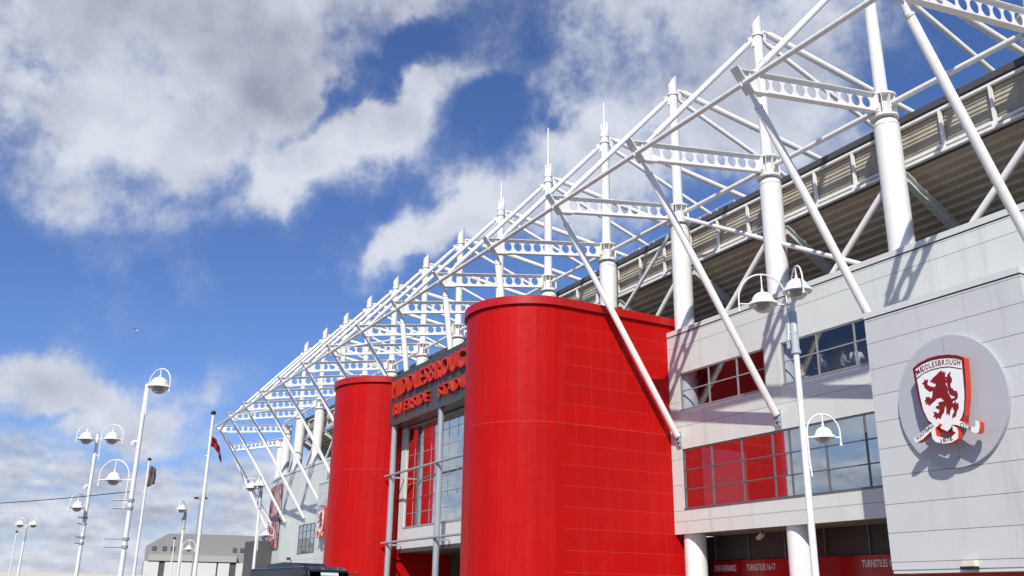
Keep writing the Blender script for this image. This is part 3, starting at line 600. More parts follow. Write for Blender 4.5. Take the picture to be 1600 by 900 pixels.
    if 'X' in braces: b = MB(); b.tube((.5, .0, 21.9), (13.2, .0, 14.9), .11, None, 12); part('brace', b)
    if 'T' in braces: b = MB(); b.tube((.1, ty + .25, TIPZ + .15), (6.6, -.45, 22.3), .06, None, 10); part('brace', b)
X0 = -23.493
words = {-1: 'white roof frame nearest the right edge, its strut cut by the picture edge',
 0: 'white roof frame whose strut ends behind the crested block',
 1: 'white roof frame with the highest visible slanted mast top, strut foot between window bands',
 2: 'white roof frame whose strut crosses the right red tower, mast without a spire',
 3: 'white roof frame on the right red tower, second longest spire on its mast',
 4: 'white roof frame over the middle of the portal, longest thin spire on its mast',
 5: 'white roof frame beside the left red tower, short spire on its mast',
 6: 'white roof frame next left of the spired masts, strut meeting the left tower',
 7: 'second white roof frame left of the spired masts',
 8: 'third white roof frame left of the spired masts',
 9: 'fourth white roof frame left of the spired masts',
 10: 'fifth white roof frame left of the spired masts, far along the stand',
 11: 'white roof frame next to last of those with a mast at the far end',
 12: 'last white roof frame with a mast, at the far end of the stand'}
GR = 'white steel roof frames along the stand'
protos = {}
for i in range(-1, 13):
    kind = 'post' if i in (3, 4, 5) else 'foot'
    sp_ = {3: 32.9, 4: 34.25, 5: 32.8}.get(i, 0)
    br = {1: ('L',), 2: ('X', 'R', 'L'), 0: ('L',), -1: ('L',), 7: ('L', 'T'), 12: ('L', 'T')}.get(i, ('L',))
    key = (kind, sp_, br)
    loc = (X0 - 7 * i, YM, 0)
    if key in protos: root = copy_tree(protos[key], loc); root['label'] = words[i]
    else:
        root = thing('roof_frame', loc, words[i], 'roof frame', GR); frame_parts(root, 0, kind, True, sp_, True, br); protos[key] = root
# two fanned frames on the corner, without masts
for (jx, jy, tx_, ty_, lab) in ((-114.5, 32.2, -116.57, 24.47, 'white roof frame without a mast, first of the corner fan, beam tip farthest left'), (-125.5, 34.6, -131.2, 29.6, 'white roof frame without a mast, second of the corner fan, shortest in view')):
    rz = atan2(ty_ - jy, tx_ - jx) + pi / 2
    root = thing('roof_frame', (jx, jy, 0), lab, 'roof frame', GR, rz); frame_parts(root, 0, 'foot', False, 0, False, ('L',), 21.55)
# tubes that link the corner frame tips are parts of the first corner frame
ct = MB(); ct.tube((-107.49, TIPY + .12, TIPZ - .12), (-116.6, 24.4, TIPZ - .12), .115); 
tag(obj('corner_edge_tube', ct, WHITE), 'white tube from the last masted frame tip to the first corner frame tip', 'steel tube', 'corner edge tubes')
ct = MB(); ct.tube((-116.7, 24.45, TIPZ - .12), (-131.1, 29.7, TIPZ - .12), .115)
tag(obj('corner_edge_tube', ct, WHITE), 'white tube between the tips of the two corner frames without masts', 'steel tube', 'corner edge tubes')

# ------------------------------------------------------------------ crest signs
SHIELD = [(-20.363, 9.313), (-20.108, 9.448), (-19.698, 9.547), (-19.338, 9.555), (-18.94, 9.505), (-18.635, 9.414), (-18.396, 9.278), (-18.453, 8.52), (-18.528, 7.973), (-18.604, 7.707), (-18.671, 7.426), (-18.792, 7.248), (-19.056, 7.048), (-19.385, 6.908), (-19.762, 7.11), (-20.036, 7.407), (-20.217, 7.869), (-20.301, 8.323)]
INNER = [(-20.249, 9.265), (-19.949, 9.377), (-19.605, 9.429), (-19.277, 9.42), (-18.96, 9.376), (-18.705, 9.309), (-18.497, 9.217), (-18.51, 8.886), (-18.557, 8.188), (-18.586, 7.96), (-18.608, 7.896), (-18.665, 7.613), (-18.771, 7.38), (-18.933, 7.238), (-19.369, 7.01), (-19.809, 7.287), (-20.003, 7.467), (-20.146, 7.836), (-20.202, 8.305), (-20.24, 8.94)]
BAND = [(-20.236, 8.92), (-19.941, 9.054), (-19.599, 9.108), (-19.271, 9.109), (-18.955, 9.068), (-18.519, 8.912), (-18.515, 8.945), (-18.95, 9.105), (-19.266, 9.145), (-19.594, 9.144), (-19.936, 9.090), (-20.235, 8.965)]
BODY = [(-19.625, 8.844), (-19.493, 8.903), (-19.371, 8.988), (-19.256, 9.031), (-19.241, 8.95), (-19.158, 8.999), (-19.181, 8.907), (-19.112, 8.948), (-19.165, 8.814), (-19.103, 8.766), (-19.168, 8.695), (-19.108, 8.635), (-19.178, 8.56), (-19.143, 8.474), (-19.12, 8.35), (-19.136, 8.246), (-19.055, 8.089), (-19.031, 7.991), (-19.084, 7.906), (-19.216, 7.905), (-19.319, 8.017), (-19.422, 8.131), (-19.585, 8.123), (-19.69, 8.154), (-19.729, 8.257), (-19.694, 8.396), (-19.679, 8.49), (-19.606, 8.525), (-19.542, 8.585), (-19.548, 8.635), (-19.639, 8.664), (-19.674, 8.708), (-19.727, 8.718), (-19.732, 8.78), (-19.669, 8.792)]
ARM1 = [(-19.594, 8.51), (-19.677, 8.417), (-19.816, 8.406), (-19.888, 8.48), (-19.984, 8.583), (-19.991, 8.683), (-20.064, 8.741), (-19.974, 8.777), (-19.946, 8.87), (-19.866, 8.806), (-19.799, 8.849), (-19.827, 8.737), (-19.871, 8.684), (-19.787, 8.595), (-19.644, 8.544)]
ARM2 = [(-19.583, 8.135), (-19.647, 8.074), (-19.795, 8.004), (-19.901, 7.937), (-19.924, 8.021), (-20.029, 8.007), (-19.978, 8.103), (-20.062, 8.103), (-19.992, 8.195), (-19.991, 8.255), (-19.855, 8.243), (-19.798, 8.161), (-19.713, 8.266), (-19.626, 8.215)]
TAIL = [(-19.024, 8.037), (-18.905, 8.039), (-18.922, 8.101), (-18.996, 8.126), (-19.09, 8.202), (-19.105, 8.312), (-19.119, 8.529), (-19.144, 8.678), (-19.092, 8.788), (-19.024, 8.882), (-18.92, 8.917), (-18.982, 8.809), (-18.922, 8.683), (-18.939, 8.578), (-19.007, 8.532), (-19.006, 8.401), (-18.947, 8.354), (-18.896, 8.262), (-18.818, 8.259), (-18.786, 8.136), (-18.818, 8.012), (-18.918, 7.959), (-19.024, 7.954)]
LEG1 = [(-19.238, 8.005), (-19.004, 7.975), (-19.035, 7.78), (-19.139, 7.649), (-19.197, 7.5), (-19.25, 7.593), (-19.3, 7.527), (-19.273, 7.777), (-19.286, 7.928)]
LEG2 = [(-19.039, 7.907), (-18.999, 7.858), (-18.904, 7.937), (-18.885, 7.838), (-18.814, 7.869), (-18.824, 7.702), (-18.93, 7.552), (-18.965, 7.452), (-19.106, 7.401), (-19.076, 7.523), (-18.988, 7.603), (-19.033, 7.716), (-19.032, 7.8)]
LEG3 = [(-19.214, 8.001), (-19.231, 7.898), (-19.317, 7.806), (-19.378, 7.645), (-19.476, 7.555), (-19.529, 7.446), (-19.604, 7.507), (-19.704, 7.459), (-19.72, 7.547), (-19.804, 7.56), (-19.726, 7.633), (-19.772, 7.72), (-19.673, 7.694), (-19.59, 7.633), (-19.513, 7.753), (-19.663, 7.838), (-19.617, 7.899), (-19.51, 7.881), (-19.541, 7.994), (-19.309, 8.007)]
RIB1 = [(-20.515, 6.946), (-20.269, 7.073), (-19.864, 7.297), (-19.639, 7.331), (-19.505, 7.258), (-19.639, 7.172), (-19.876, 7.059), (-20.202, 6.86), (-20.439, 6.775), (-20.522, 6.807)]
RIB2 = [(-19.828, 7.052), (-19.668, 7.145), (-19.659, 6.886), (-19.39, 6.769), (-19.144, 6.756), (-18.936, 6.892), (-19.031, 6.957), (-19.027, 7.133), (-18.877, 7.049), (-18.846, 6.879), (-18.899, 6.691), (-19.134, 6.6), (-19.416, 6.602), (-19.713, 6.692), (-19.818, 6.828)]
RIB3 = [(-19.146, 7.193), (-19.021, 7.316), (-18.752, 7.253), (-18.55, 7.082), (-18.339, 6.989), (-18.248, 6.996), (-18.213, 7.184), (-18.084, 7.113), (-18.107, 6.935), (-18.17, 6.792), (-18.272, 6.777), (-18.446, 6.883), (-18.674, 7.019), (-18.887, 7.133)]
def prism_two(pts, y0, y1, front, side, name, par):
    """front face in one paint, edges and back in another"""
    mb = MB().prismY(pts, y0, y1); o = obj(name, mb, front, par); o.data.materials.append(side)
    for p in o.data.polygons:
        if p.index > 0: p.material_index = 1
    return o
cr_ = thing('crest_sign', (-19.45, 27.6, 8.1), 'round grey disc with a red and white lion shield on the near grey block', 'crest sign', 'club crest signs')
d_ = MB(); n = 72; cx_, cz_, rad = -19.42, 8.10, 2.05
d_.add([(cx_ + rad * cos(2 * pi * k / n), 27.66, cz_ + 1.08 * rad * sin(2 * pi * k / n)) for k in range(n)] + [(cx_ + rad * cos(2 * pi * k / n), 27.795, cz_ + 1.08 * rad * sin(2 * pi * k / n)) for k in range(n)],
       [tuple(range(n)), tuple(reversed(range(n, 2 * n)))] + [(k, n + k, n + (k + 1) % n, (k + 1) % n) for k in range(n)])
obj('disc', d_, DISC, cr_)
d_ = MB(); d_.box((cx_ + .02, 27.652, cz_ + 1.5), (cx_ + .035, 27.659, cz_ + 2.12)); d_.box((cx_ + .02, 27.652, cz_ - 2.12), (cx_ + .035, 27.659, cz_ - 1.55)); obj('disc_joint', d_, FRAMEL, cr_)
shd = prism_two(SHIELD, 27.2, 27.46, MAROON, CRESTSIDE, 'shield', cr_)
d_ = MB().prismY([(-19.4 + (x + 19.4) * .8, 8.3 + (z - 8.3) * .8) for x, z in SHIELD], 27.463, 27.657); obj('standoff', d_, DISC, shd)
d_ = MB().prismY(INNER, 27.192, 27.199); obj('shield_field', d_, CRESTWHITE, shd)
d_ = MB().prismY(BAND, 27.186, 27.191); obj('shield_band', d_, MAROON, shd)
d_ = MB()
for k, P_ in enumerate((BODY, ARM1, ARM2, TAIL, LEG1, LEG2, LEG3)): d_.prismY(P_, 27.184 - .0012 * k, 27.1915)
obj('lion', d_, paint('lion_red', (.22, .004, .007), .4, 0, .06, 4), shd)
txt = MB(); W_ = 'MIDDLESBROUGH'
arc = [(-20.185, 9.045), (-19.95, 9.137), (-19.47, 9.20), (-18.99, 9.165), (-18.545, 9.045)]
def bez(t):  # smooth curve through the five points
    t = t * 4; i = min(int(t), 3); f = t - i; p0 = arc[max(i - 1, 0)]; p1 = arc[i]; p2 = arc[i + 1]; p3 = arc[min(i + 2, 4)]
    return tuple(.5 * (2 * b + (c - a) * f + (2 * a - 5 * b + 4 * c - d) * f * f + (3 * b - a - 3 * c + d) * f ** 3) for a, b, c, d in zip(p0, p1, p2, p3))
_pts = [bez(k / 200) for k in range(201)]; _cum = [0.0]
for a, b in zip(_pts[:-1], _pts[1:]): _cum.append(_cum[-1] + sqrt((b[0] - a[0]) ** 2 + (b[1] - a[1]) ** 2))
def along(t):
    L_ = t * _cum[-1]; k = max(i for i in range(201) if _cum[i] <= L_ + 1e-9); k = min(k, 199); f = (L_ - _cum[k]) / (_cum[k + 1] - _cum[k]); a, b = _pts[k], _pts[k + 1]
    return (a[0] + (b[0] - a[0]) * f, a[1] + (b[1] - a[1]) * f)
wts = [1.3 if ch == 'M' else .5 if ch == 'I' else .85 if ch in 'LES' else 1.05 for ch in W_]; tot = sum(wts); ac = 0
for ch, wt in zip(W_, wts):
    a, b = along(ac / tot), along((ac + wt) / tot); ac += wt
    t_ = on_front(text_mb(ch, sqrt((b[0] - a[0]) ** 2 + (b[1] - a[1]) ** 2) * .80, .19, .006, .016), a[0], 27.188, a[1], atan2(b[1] - a[1], b[0] - a[0])); txt.add(t_.v, t_.f)
obj('crest_lettering', txt, MAROON, shd)
ribs = []
for P_, y in ((RIB1, 27.05), (RIB3, 27.05), (RIB2, 27.02)): ribs.append(prism_two(P_, y, y + .24, CRESTWHITE, CRESTSIDE, 'ribbon', cr_))
t_ = on_front(text_mb('FOOTBALL', .80, .125, .006, .012), -20.40, 27.047, 6.84, radians(29)); obj('ribbon_lettering', t_, BLACKM, ribs[0])
t_ = on_front(text_mb('CLUB', .42, .125, .006, .012), -18.80, 27.047, 7.085, radians(-30)); obj('ribbon_lettering', t_, BLACKM, ribs[1])
t_ = on_front(text_mb('1876', .44, .13, .006, .012), -19.52, 27.017, 6.64, radians(2)); obj('ribbon_lettering', t_, BLACKM, ribs[2])
c2 = copy_tree(cr_, (-83.55, 27.6, 8.1)); c2['label'] = 'second lion crest disc seen edge-on past the left red tower'

# ------------------------------------------------------------------ signs, small fittings
def board(x0, x1, body, tx0, tw, label):
    t = thing('wall_sign', ((x0 + x1) / 2, 33.4, 2.4), label, 'sign', 'red signs under the stand')
    b = MB(); b.box((x0, 33.40, 2.3), (x1, 33.5, 3.62)); obj('board', b, SIGNRED, t)
    tm = on_front(text_mb(body, tw, .30, .01, .0), tx0, 33.394, 3.12); obj('lettering', tm, CRESTWHITE, t)
board(-38.3, -36.22, 'STAFF ENTRANCE', -38.1, 1.6, 'narrow red sign board lettered STAFF ENTRANCE beside the red tower')
board(-36.16, -31.2, 'TURNSTILES 16-17', -35.75, 1.95, 'red sign board lettered TURNSTILES 16-17 between two white columns')
board(-31.1, -22.9, 'TURNSTILES 14-15', -28.7, 1.95, 'red sign board reading TURNSTILES 1 cut off by the crested block')
def lamp_fit(name, x, y, z, label, cat):
    t = thing(name, (x, y, z), label, cat); return t
t = lamp_fit('bulkhead_light', -19.55, 27.7, 2.8, 'small cream bulkhead light at the foot of the crested block', 'wall light')
b = MB(); b.box((-19.78, 27.6, 2.80), (-19.34, 27.796, 2.98)); obj('housing', b, paint('cream_plastic', (.72, .70, .55), .4), t)
b = MB(); b.box((-19.8, 27.5, 2.70), (-19.32, 27.79, 2.795)); obj('visor', b, BLACKM, t)
t = lamp_fit('soffit_floodlight', -33.6, 32.6, 4.6, 'small grey floodlight under the overhang above the turnstile sign', 'floodlight')
b = MB(); b.bar((-33.8, 32.4, 4.5), (-33.45, 32.4, 4.7), .2, .14); obj('housing', b, COPE, t)
b = MB(); b.tube((-33.6, 32.45, 4.6), (-33.6, 32.55, 4.87), .03); obj('bracket', b, BLACKM, t)
t = lamp_fit('security_camera', -38.02, 31.25, 4.55, 'small white dome camera under the wall corner beside the red tower', 'security camera')
b = MB(); b.lathe([(.02, -.19), (.07, -.17), (.10, -.10), (.10, -.02)], (-37.95, 31.2, 4.86), 14); obj('dome', b, BLACKM, t)
b = MB(); b.tube((-37.95, 31.2, 4.84), (-37.95, 31.2, 4.90), .12); obj('base', b, WHITE2, t)
t = lamp_fit('security_camera', -104.2, 30.8, 5.6, 'tiny dark camera on the far grey wall left of the far window', 'security camera')
b = MB(); b.box((-104.35, 30.5, 5.5), (-104.05, 30.85, 5.75)); obj('housing', b, BLACKM, t); b = MB(); b.tube((-104.2, 30.85, 5.62), (-104.2, 31.0, 5.62), .05); obj('bracket', b, WHITE2, t)
# red banner on the corner wall
def banner_mat():
    M, t, b = newmat('banner_print'); P, xyz, g = pos(t)
    n = tnoise(t, P, 1.6, 5, .7, (1.2, 1, .45)); mr = t.nodes.new('ShaderNodeMapRange'); t.links.new(n, mr.inputs[0]); mr.inputs[1].default_value = .46; mr.inputs[2].default_value = .56
    mxn = t.nodes.new('ShaderNodeMix'); mxn.data_type = 'RGBA'; t.links.new(mr.outputs[0], mxn.inputs[0]); mxn.inputs[6].default_value = (.25, .03, .035, 1); mxn.inputs[7].default_value = (.58, .45, .45, 1)
    t.links.new(mxn.outputs[2], b.inputs['Base Color']); b.inputs['Roughness'].default_value = .6; return M
bn_ = MB(); bn_.add([(-110.0, 30.85, 7.0), (-116.4, 31.35, 7.0), (-116.4, 31.35, 14.4), (-110.0, 30.85, 14.4), (-110.0, 30.92, 7.0), (-116.4, 31.42, 7.0), (-116.4, 31.42, 14.4), (-110.0, 30.92, 14.4)], [(3, 2, 1, 0), (4, 5, 6, 7), (0, 1, 5, 4), (1, 2, 6, 5), (2, 3, 7, 6), (3, 0, 4, 7)])
tag(obj('banner', bn_, banner_mat()), 'tall faded red and white printed banner on the far corner wall', 'banner')

# ------------------------------------------------------------------ lamp posts
SLEEVE = paint('lamp_sleeve_grey', (.45, .49, .52), .45, 0, .06)
RIGHT = Vector((.4917, .8707, 0)).normalized(); LEFTV = -RIGHT; TOCAM = Vector((.8728, -.488, 0)); AWAY = -TOCAM
def luminaire(root, base, dirv, r, off, R):
    """dome head on a hoop beside the pole; base = point of the pole axis at brim height"""
    base = Vector(base); d = Vector(dirv).normalized(); c = base + d * off
    lm = MB(); prof = [(r * 1.28, -.02), (r * 1.28, .03), (r * 1.03, .05)] + [(r * cos(a), .05 + r * .95 * sin(a)) for a in [radians(q) for q in (0, 15, 30, 45, 60, 75, 86)]]
    lm.lathe(prof, c, 20); l = obj('luminaire', lm, WHITE2, root)
    b = MB(); b.lathe([(r * .9 * cos(a), -.02 - r * .72 * sin(a)) for a in [radians(q) for q in (0, 20, 40, 60, 75, 86)]], c, 18); obj('bowl', b, BOWL, l)
    h = MB(); pts = [c + d * R * cos(a) + Vector((0, 0, .10 + R * 1.12 * sin(a))) for a in [pi * k / 16 for k in range(17)]]
    pts = [c + d * R + Vector((0, 0, -.12))] + pts + [c - d * R * .98 + Vector((0, 0, -.45)), c - d * R * .92 + Vector((0, 0, -.8))]
    h.path(pts, .018, 8); h.tube(c + Vector((0, 0, .05 + r * .95)), c + Vector((0, 0, .10 + R * 1.12)), .016, None, 8); h.tube(c + Vector((0, 0, .05 + r * .9)), c + Vector((0, 0, .12 + r * .95)), .03, None, 8)
    h.path([base, c - d * r * 1.2], .018, 8); h.path([c + d * r * 1.2, c + d * R], .018, 8); h.lathe([(.02, -.06), (.04, -.03), (.02, 0)], c + d * R + Vector((0, 0, -.12)), 8); h.path([base + Vector((0, 0, -.62)), c - d * R * .93 + Vector((0, 0, -.62))], .016, 6)
    obj('hoop', h, WHITE2, l)
def lamp_post(x, y, top, heads, label, clamps=(), camz=None, sleeve=True, rp=.075):
    t = thing('lamp_post', (x, y, 0), label, 'lamp post', 'white lamp posts with domed heads')
    p = MB(); p.tube((x, y, 0), (x, y, top), rp * 1.05, rp * .8, 14); p.lathe([(.22, 0), (.22, .04), (.1, .06)], (x, y, 0), 14); obj('pole', p, WHITE2, t)
    if sleeve:
        s = MB(); s.tube((x, y, top - 1.05), (x, y, top - .2), rp * 1.12, None, 12); s.tube((x, y, top - 1.12), (x, y, top - 1.05), rp * 1.4, None, 12); s.bar((x - .10, y - .10, top - 1.0), (x - .10, y - .10, top - .45), .05, .05); obj('sleeve', s, SLEEVE, t)
    for (z, dv, r, off, R) in heads: luminaire(t, (x, y, z), dv, r, off, R)
    for (z, dv, ln) in clamps:
        c = MB(); d = Vector(dv).normalized()
        for dz_ in (0, .22): c.path([Vector((x, y, z + dz_)), Vector((x, y, z + dz_)) + d * ln], .022, 8); c.tube((x, y, z + dz_ - .04), (x, y, z + dz_ + .04), rp * 1.32, None, 12)
        obj('banner_arm', c, GREYST, t)
    if camz:
        c = MB(); q = Vector((x, y, camz)) + LEFTV * .17; c.path([Vector((x, y, camz)), q], .04, 8); c.path([q, q + Vector((0, 0, -.12))], [.08, .06], 10); obj('camera_box', c, WHITE2, t)
    return t
DL = (LEFTV * .8 + TOCAM * .6).normalized(); DR = (RIGHT * .8 + AWAY * .6)
lamp_post(-13.69, 14.58, 7.75, [(7.72, LEFTV, .24, .62, .52), (7.88, TOCAM, .24, .45, .40), (4.86, RIGHT, .175, .42, .34)], 'nearest white lamp post with two large heads, before the grey wall and mirrored windows')
lamp_post(-28.75, 3.78, 7.52, [(7.40, RIGHT * .92 + TOCAM * .38, .26, .46, .40), (4.72, LEFTV, .185, .58, .42)], 'tallest left lamp post, one high head, two pairs of empty banner arms', [(3.94, LEFTV, .52), (2.88, LEFTV, .60)], 5.82, False, .07)
lamp_post(-38.83, 3.59, 7.45, [(7.2, LEFTV * .65 + TOCAM * .75, .24, .42, .38), (7.26, RIGHT, .24, .56, .42), (4.66, LEFTV * .4 + TOCAM * .9, .19, .44, .36)], 'white lamp post with twin top heads left of the tallest left post', [(4.10, LEFTV * .5 + TOCAM, .30), (3.4, LEFTV * .5 + TOCAM, .30)], 5.5, False, .07)
lamp_post(-79.92, 3.47, 6.5, [(6.5, LEFTV, .27, .50, .36), (6.5, RIGHT, .27, .50, .36)], 'small distant white lamp post with twin heads at the far left edge', (), None, True, .085)
lamp_post(-59.0, 10.88, 6.5, [(6.46, TOCAM + LEFTV * .25, .25, .42, .36), (4.22, RIGHT, .17, .46, .38)], 'white lamp post standing in front of the grey warehouse', (), None, True, .085)
lamp_post(-50.34, 13.02, 7.15, [(7.08, LEFTV * .9 + TOCAM * .4, .25, .52, .38), (7.18, TOCAM, .25, .42, .36), (4.68, RIGHT, .18, .48, .40)], 'white lamp post behind the dark minibus, against the far end of the stand', (), None, True, .085)

# ------------------------------------------------------------------ flagpoles and flags
def flagpole(x, y, top, label, lean=0, r=.06):
    t = thing('flagpole', (x, y, 0), label, 'flagpole', 'white flagpoles')
    p = MB(); p.tube((x, y, 0), (x, y, top), r * 1.05, r * .62, 12); obj('pole', p, WHITE2, t)
    p = MB(); p.lathe([(.02, 0), (.085, .02), (.10, .07), (.07, .13), (.01, .16)], (x, y, top), 10); obj('finial', p, BLACKM, t)
    p = MB(); p.path([(x, y, top - 1.55), (x + LEFTV.x * .12, y + LEFTV.y * .12, top - 1.5)], .02, 6); obj('cleat', p, WHITE2, t); return t
flagpole(-35.28, 7.08, 8.0, 'tall white flagpole with a drooping dark red flag, in front of the warehouse', 0, .075)
flagpole(-49.48, 7.1, 7.97, 'white flagpole with a drooping grey and brown flag, left of the warehouse', 0, .075)
flagpole(-68.93, 12.22, 5.3, 'short bare white flagpole before the left part of the warehouse', 0, .055)
flagpole(-79.95, 2.89, 5.9, 'bare white flagpole at the far left edge beside the twin headed lamp post', 0, .06)
def flag(x, y, z, w, h, sag, mat, label, fold=5):
    b = MB(); N, M_ = 14, 8; v_ = []
    for side in (0, 1):
        for i in range(N + 1):
            s = i / N
            for j in range(M_ + 1):
                q = j / M_; lat = w * s * (1 - .25 * s); dz_ = -h * q * (1 - .30 * s) - sag * s ** 1.5; dep = .07 * sin(fold * s * pi + q * 2) + .03 * sin(9 * q)
                pt = Vector((x, y, z + dz_)) + RIGHT * lat + TOCAM * (dep + .012 * side); v_.append(pt)
    K = (N + 1) * (M_ + 1); ff = []
    for i in range(N):
        for j in range(M_):
            a = i * (M_ + 1) + j; ff += [(a, a + 1, a + M_ + 2, a + M_ + 1), (K + a, K + a + M_ + 1, K + a + M_ + 2, K + a + 1)]
    b.add(v_, ff, True); return tag(obj('flag', b, mat), label, 'flag', 'flags on the poles')
FR = paint('flag_dark_red', (.20, .008, .018), .8, 0, .35, 6)
FG = paint('flag_grey_brown', (.13, .10, .10), .8, 0, .7, 5)
flag(-35.26, 7.14, 7.20, .54, .38, .72, FR, 'drooping dark red flag on the tall flagpole')
flag(-49.47, 7.18, 7.72, .42, 1.05, .15, FG, 'limp grey and brown patterned flag on the flagpole left of the warehouse', 3)

# tall thin floodlight column far off
t = thing('floodlight_column', (-88.3, 17.43, 0), 'very thin distant lighting column with small dark lamps above the warehouse', 'lighting column')
b = MB(); b.tube((-88.3, 17.43, 0), (-88.3, 17.43, 10.0), .07, .05, 8); obj('pole', b, GREYST, t)
for s in (-.5, .25):
    q = Vector((-88.3, 17.43, 10.0)) + RIGHT * s; b = MB(); b.bar(q, q + RIGHT * .35, .3, .16); obj('lamp_head', b, BLACKM, t)
b = MB(); b.path([Vector((-88.3, 17.43, 9.98)) - RIGHT * .6, Vector((-88.3, 17.43, 9.98)) + RIGHT * .6], .03, 6); obj('crossbar', b, GREYST, t)
# overhead cable
cb_ = MB(); A = Vector((-28.8, 3.72, 4.40)); B = Vector((-43.5, -7.0, 4.6)); pts = []
for k in range(25): s = k / 24; q = A.lerp(B, s); q.z -= .55 * 4 * s * (1 - s) * .5; pts.append(q)
cb_.path(pts, .012, 5); tag(obj('overhead_cable', cb_, BLACKM), 'thin sagging dark cable running left from the tall left lamp post', 'cable')
# bird
bd = MB(); c = Vector((-119.2, 13.5, 32.6))
bd.path([c - RIGHT * .28, c - RIGHT * .1, c + RIGHT * .12, c + RIGHT * .25], [.02, .09, .08, .03], 8)
bird = tag(obj('bird', bd, WHITE2), 'small bird gliding against the clear blue sky left of the stand', 'bird')
for s in (-1, 1):
    w2 = MB(); a = c + TOCAM * s * .05; e1 = c + TOCAM * s * .35 + Vector((0, 0, .12)) - RIGHT * .05; e2 = c + TOCAM * s * .75 - RIGHT * .18 + Vector((0, 0, .05))
    w2.path([a, e1, e2], [.07, .05, .015], 6); obj('wing', w2, DGREY, bird)

# ------------------------------------------------------------------ people behind the upper window
def skin_obj(name, pts, edges, rad, mat, parent, root=0):
    me = bpy.data.meshes.new(name); me.from_pydata(pts, edges, []); o = bpy.data.objects.new(name, me); COL.objects.link(o); o.parent = parent
    md = o.modifiers.new('skin', 'SKIN'); md.use_smooth_shade = True
    for i, rr_ in enumerate(rad): me.skin_vertices[0].data[i].radius = (rr_, rr_) if not isinstance(rr_, tuple) else rr_
    me.skin_vertices[0].data[root].use_root = True
    o.modifiers.new('sub', 'SUBSURF').levels = 1; o.modifiers['sub'].render_levels = 1; me.materials.append(mat); return o
def ensure_skin(me):
    if not me.skin_vertices: pass
SKIN = paint('skin', (.48, .28, .20), .5, 0, .03, 8)
HAIRD = paint('dark_hair', (.03, .022, .018), .6); CAPW = paint('white_cap', (.72, .72, .7), .6); HAIRG = paint('grey_hair', (.35, .33, .31), .6)
TROU = paint('dark_trousers', (.03, .035, .05), .8)
def person(x, y, rz, cloth, hair, label, lean=.0, arm=.3, scale=1.04):
    t = thing('person', (x, y, 10.38), label, 'person', 'people behind the upper window', rz)
    t.scale = (scale,) * 3
    # local: faces -Y, z up
    L = lean
    P_ = [(0, 0, .92), (0, -.02 - .3 * L, 1.12), (0, -.01 - .7 * L, 1.34), (0, -.02 - .9 * L, 1.47), (0, -.03 - 1.0 * L, 1.56), (0, -.04 - 1.05 * L, 1.66), (0, -.02 - 1.05 * L, 1.74),
          (.09, 0, .88), (.10, -.02, .48), (.10, .02, .08), (.10, -.13, .04), (-.09, 0, .88), (-.10, -.02, .48), (-.10, .02, .08), (-.10, -.13, .04),
          (.18, -.01 - .72 * L, 1.38), (.25, -.04 - .6 * L, 1.12), (.20, -.22 - .6 * L, 1.12 - .0 + arm * .2), (.17, -.30 - .6 * L, 1.14 + arm * .2),
          (-.18, -.01 - .72 * L, 1.38), (-.25, -.04 - .6 * L, 1.12), (-.20, -.22 - .6 * L, 1.10 + arm * .5), (-.16, -.30 - .6 * L, 1.13 + arm * .5)]
    E_ = [(0, 1), (1, 2), (2, 3), (3, 4), (4, 5), (5, 6), (0, 7), (7, 8), (8, 9), (9, 10), (0, 11), (11, 12), (12, 13), (13, 14), (2, 15), (15, 16), (16, 17), (17, 18), (2, 19), (19, 20), (20, 21), (21, 22)]
    Rd = [.13, .125, .14, .055, .06, .088, .075, .085, .058, .042, .04, .085, .058, .042, .04, .062, .045, .032, .038, .062, .045, .032, .038]
    skin_obj('body', P_, E_, Rd, SKIN, t)
    jp = [0, 1, 2, 15, 16, 17, 19, 20, 21]; mp = {k: i for i, k in enumerate(jp)}
    skin_obj('jacket', [P_[k] for k in jp], [(mp[a], mp[b]) for a, b in E_ if a in mp and b in mp], [Rd[k] + .028 for k in jp], cloth, t)
    tp = [0, 7, 8, 9, 11, 12, 13]; mp = {k: i for i, k in enumerate(tp)}
    skin_obj('trousers', [P_[k] for k in tp], [(mp[a], mp[b]) for a, b in E_ if a in mp and b in mp], [Rd[k] + .02 for k in tp], TROU, t)
    h = P_[5]; hb = MB(); hb.lathe([(.102, -.02), (.108, .03), (.10, .08), (.07, .115), (.02, .13)], (h[0], h[1] + .025, h[2] + .01), 14); obj('hair', hb, hair, t, (0, 0, 0))
    fc = MB()
    for s in (-1, 1): fc.lathe([(.002, -.012), (.012, 0), (.002, .012)], (h[0] + s * .035, h[1] - .088, h[2] - .005), 8)
    fc.bar((h[0] - .025, h[1] - .090, h[2] - .065), (h[0] + .025, h[1] - .090, h[2] - .065), .01, .01); obj('eyes_and_mouth', fc, HAIRD, t, (0, 0, 0))
    ns = MB(); ns.path([(h[0], h[1] - .085, h[2] + .005), (h[0], h[1] - .108, h[2] - .03), (h[0], h[1] - .085, h[2] - .04)], [.01, .016, .01], 6); obj('nose', ns, SKIN, t, (0, 0, 0))
    return t
NAVY = paint('navy_jacket', (.04, .055, .10), .8); PALEJ = paint('pale_jacket', (.60, .66, .66), .8, 0, .1, 6); GREYJ = paint('grey_hooded_top', (.20, .21, .24), .8, 0, .5, 7); BLKJ = paint('black_coat', (.02, .022, .03), .8); MINT = paint('pale_green_top', (.50, .60, .56), .8)
person(-26.45, 31.75, .9, PALEJ, HAIRG, 'person in a pale jacket at the right end of the upper window', .05, .2)
person(-27.22, 31.8, 2.6, GREYJ, HAIRD, 'person in a patterned grey hooded top behind the upper window', .0, .1)
person(-28.3, 31.85, -.4, NAVY, CAPW, 'person in navy with a white cap behind the upper window', .1, .1)
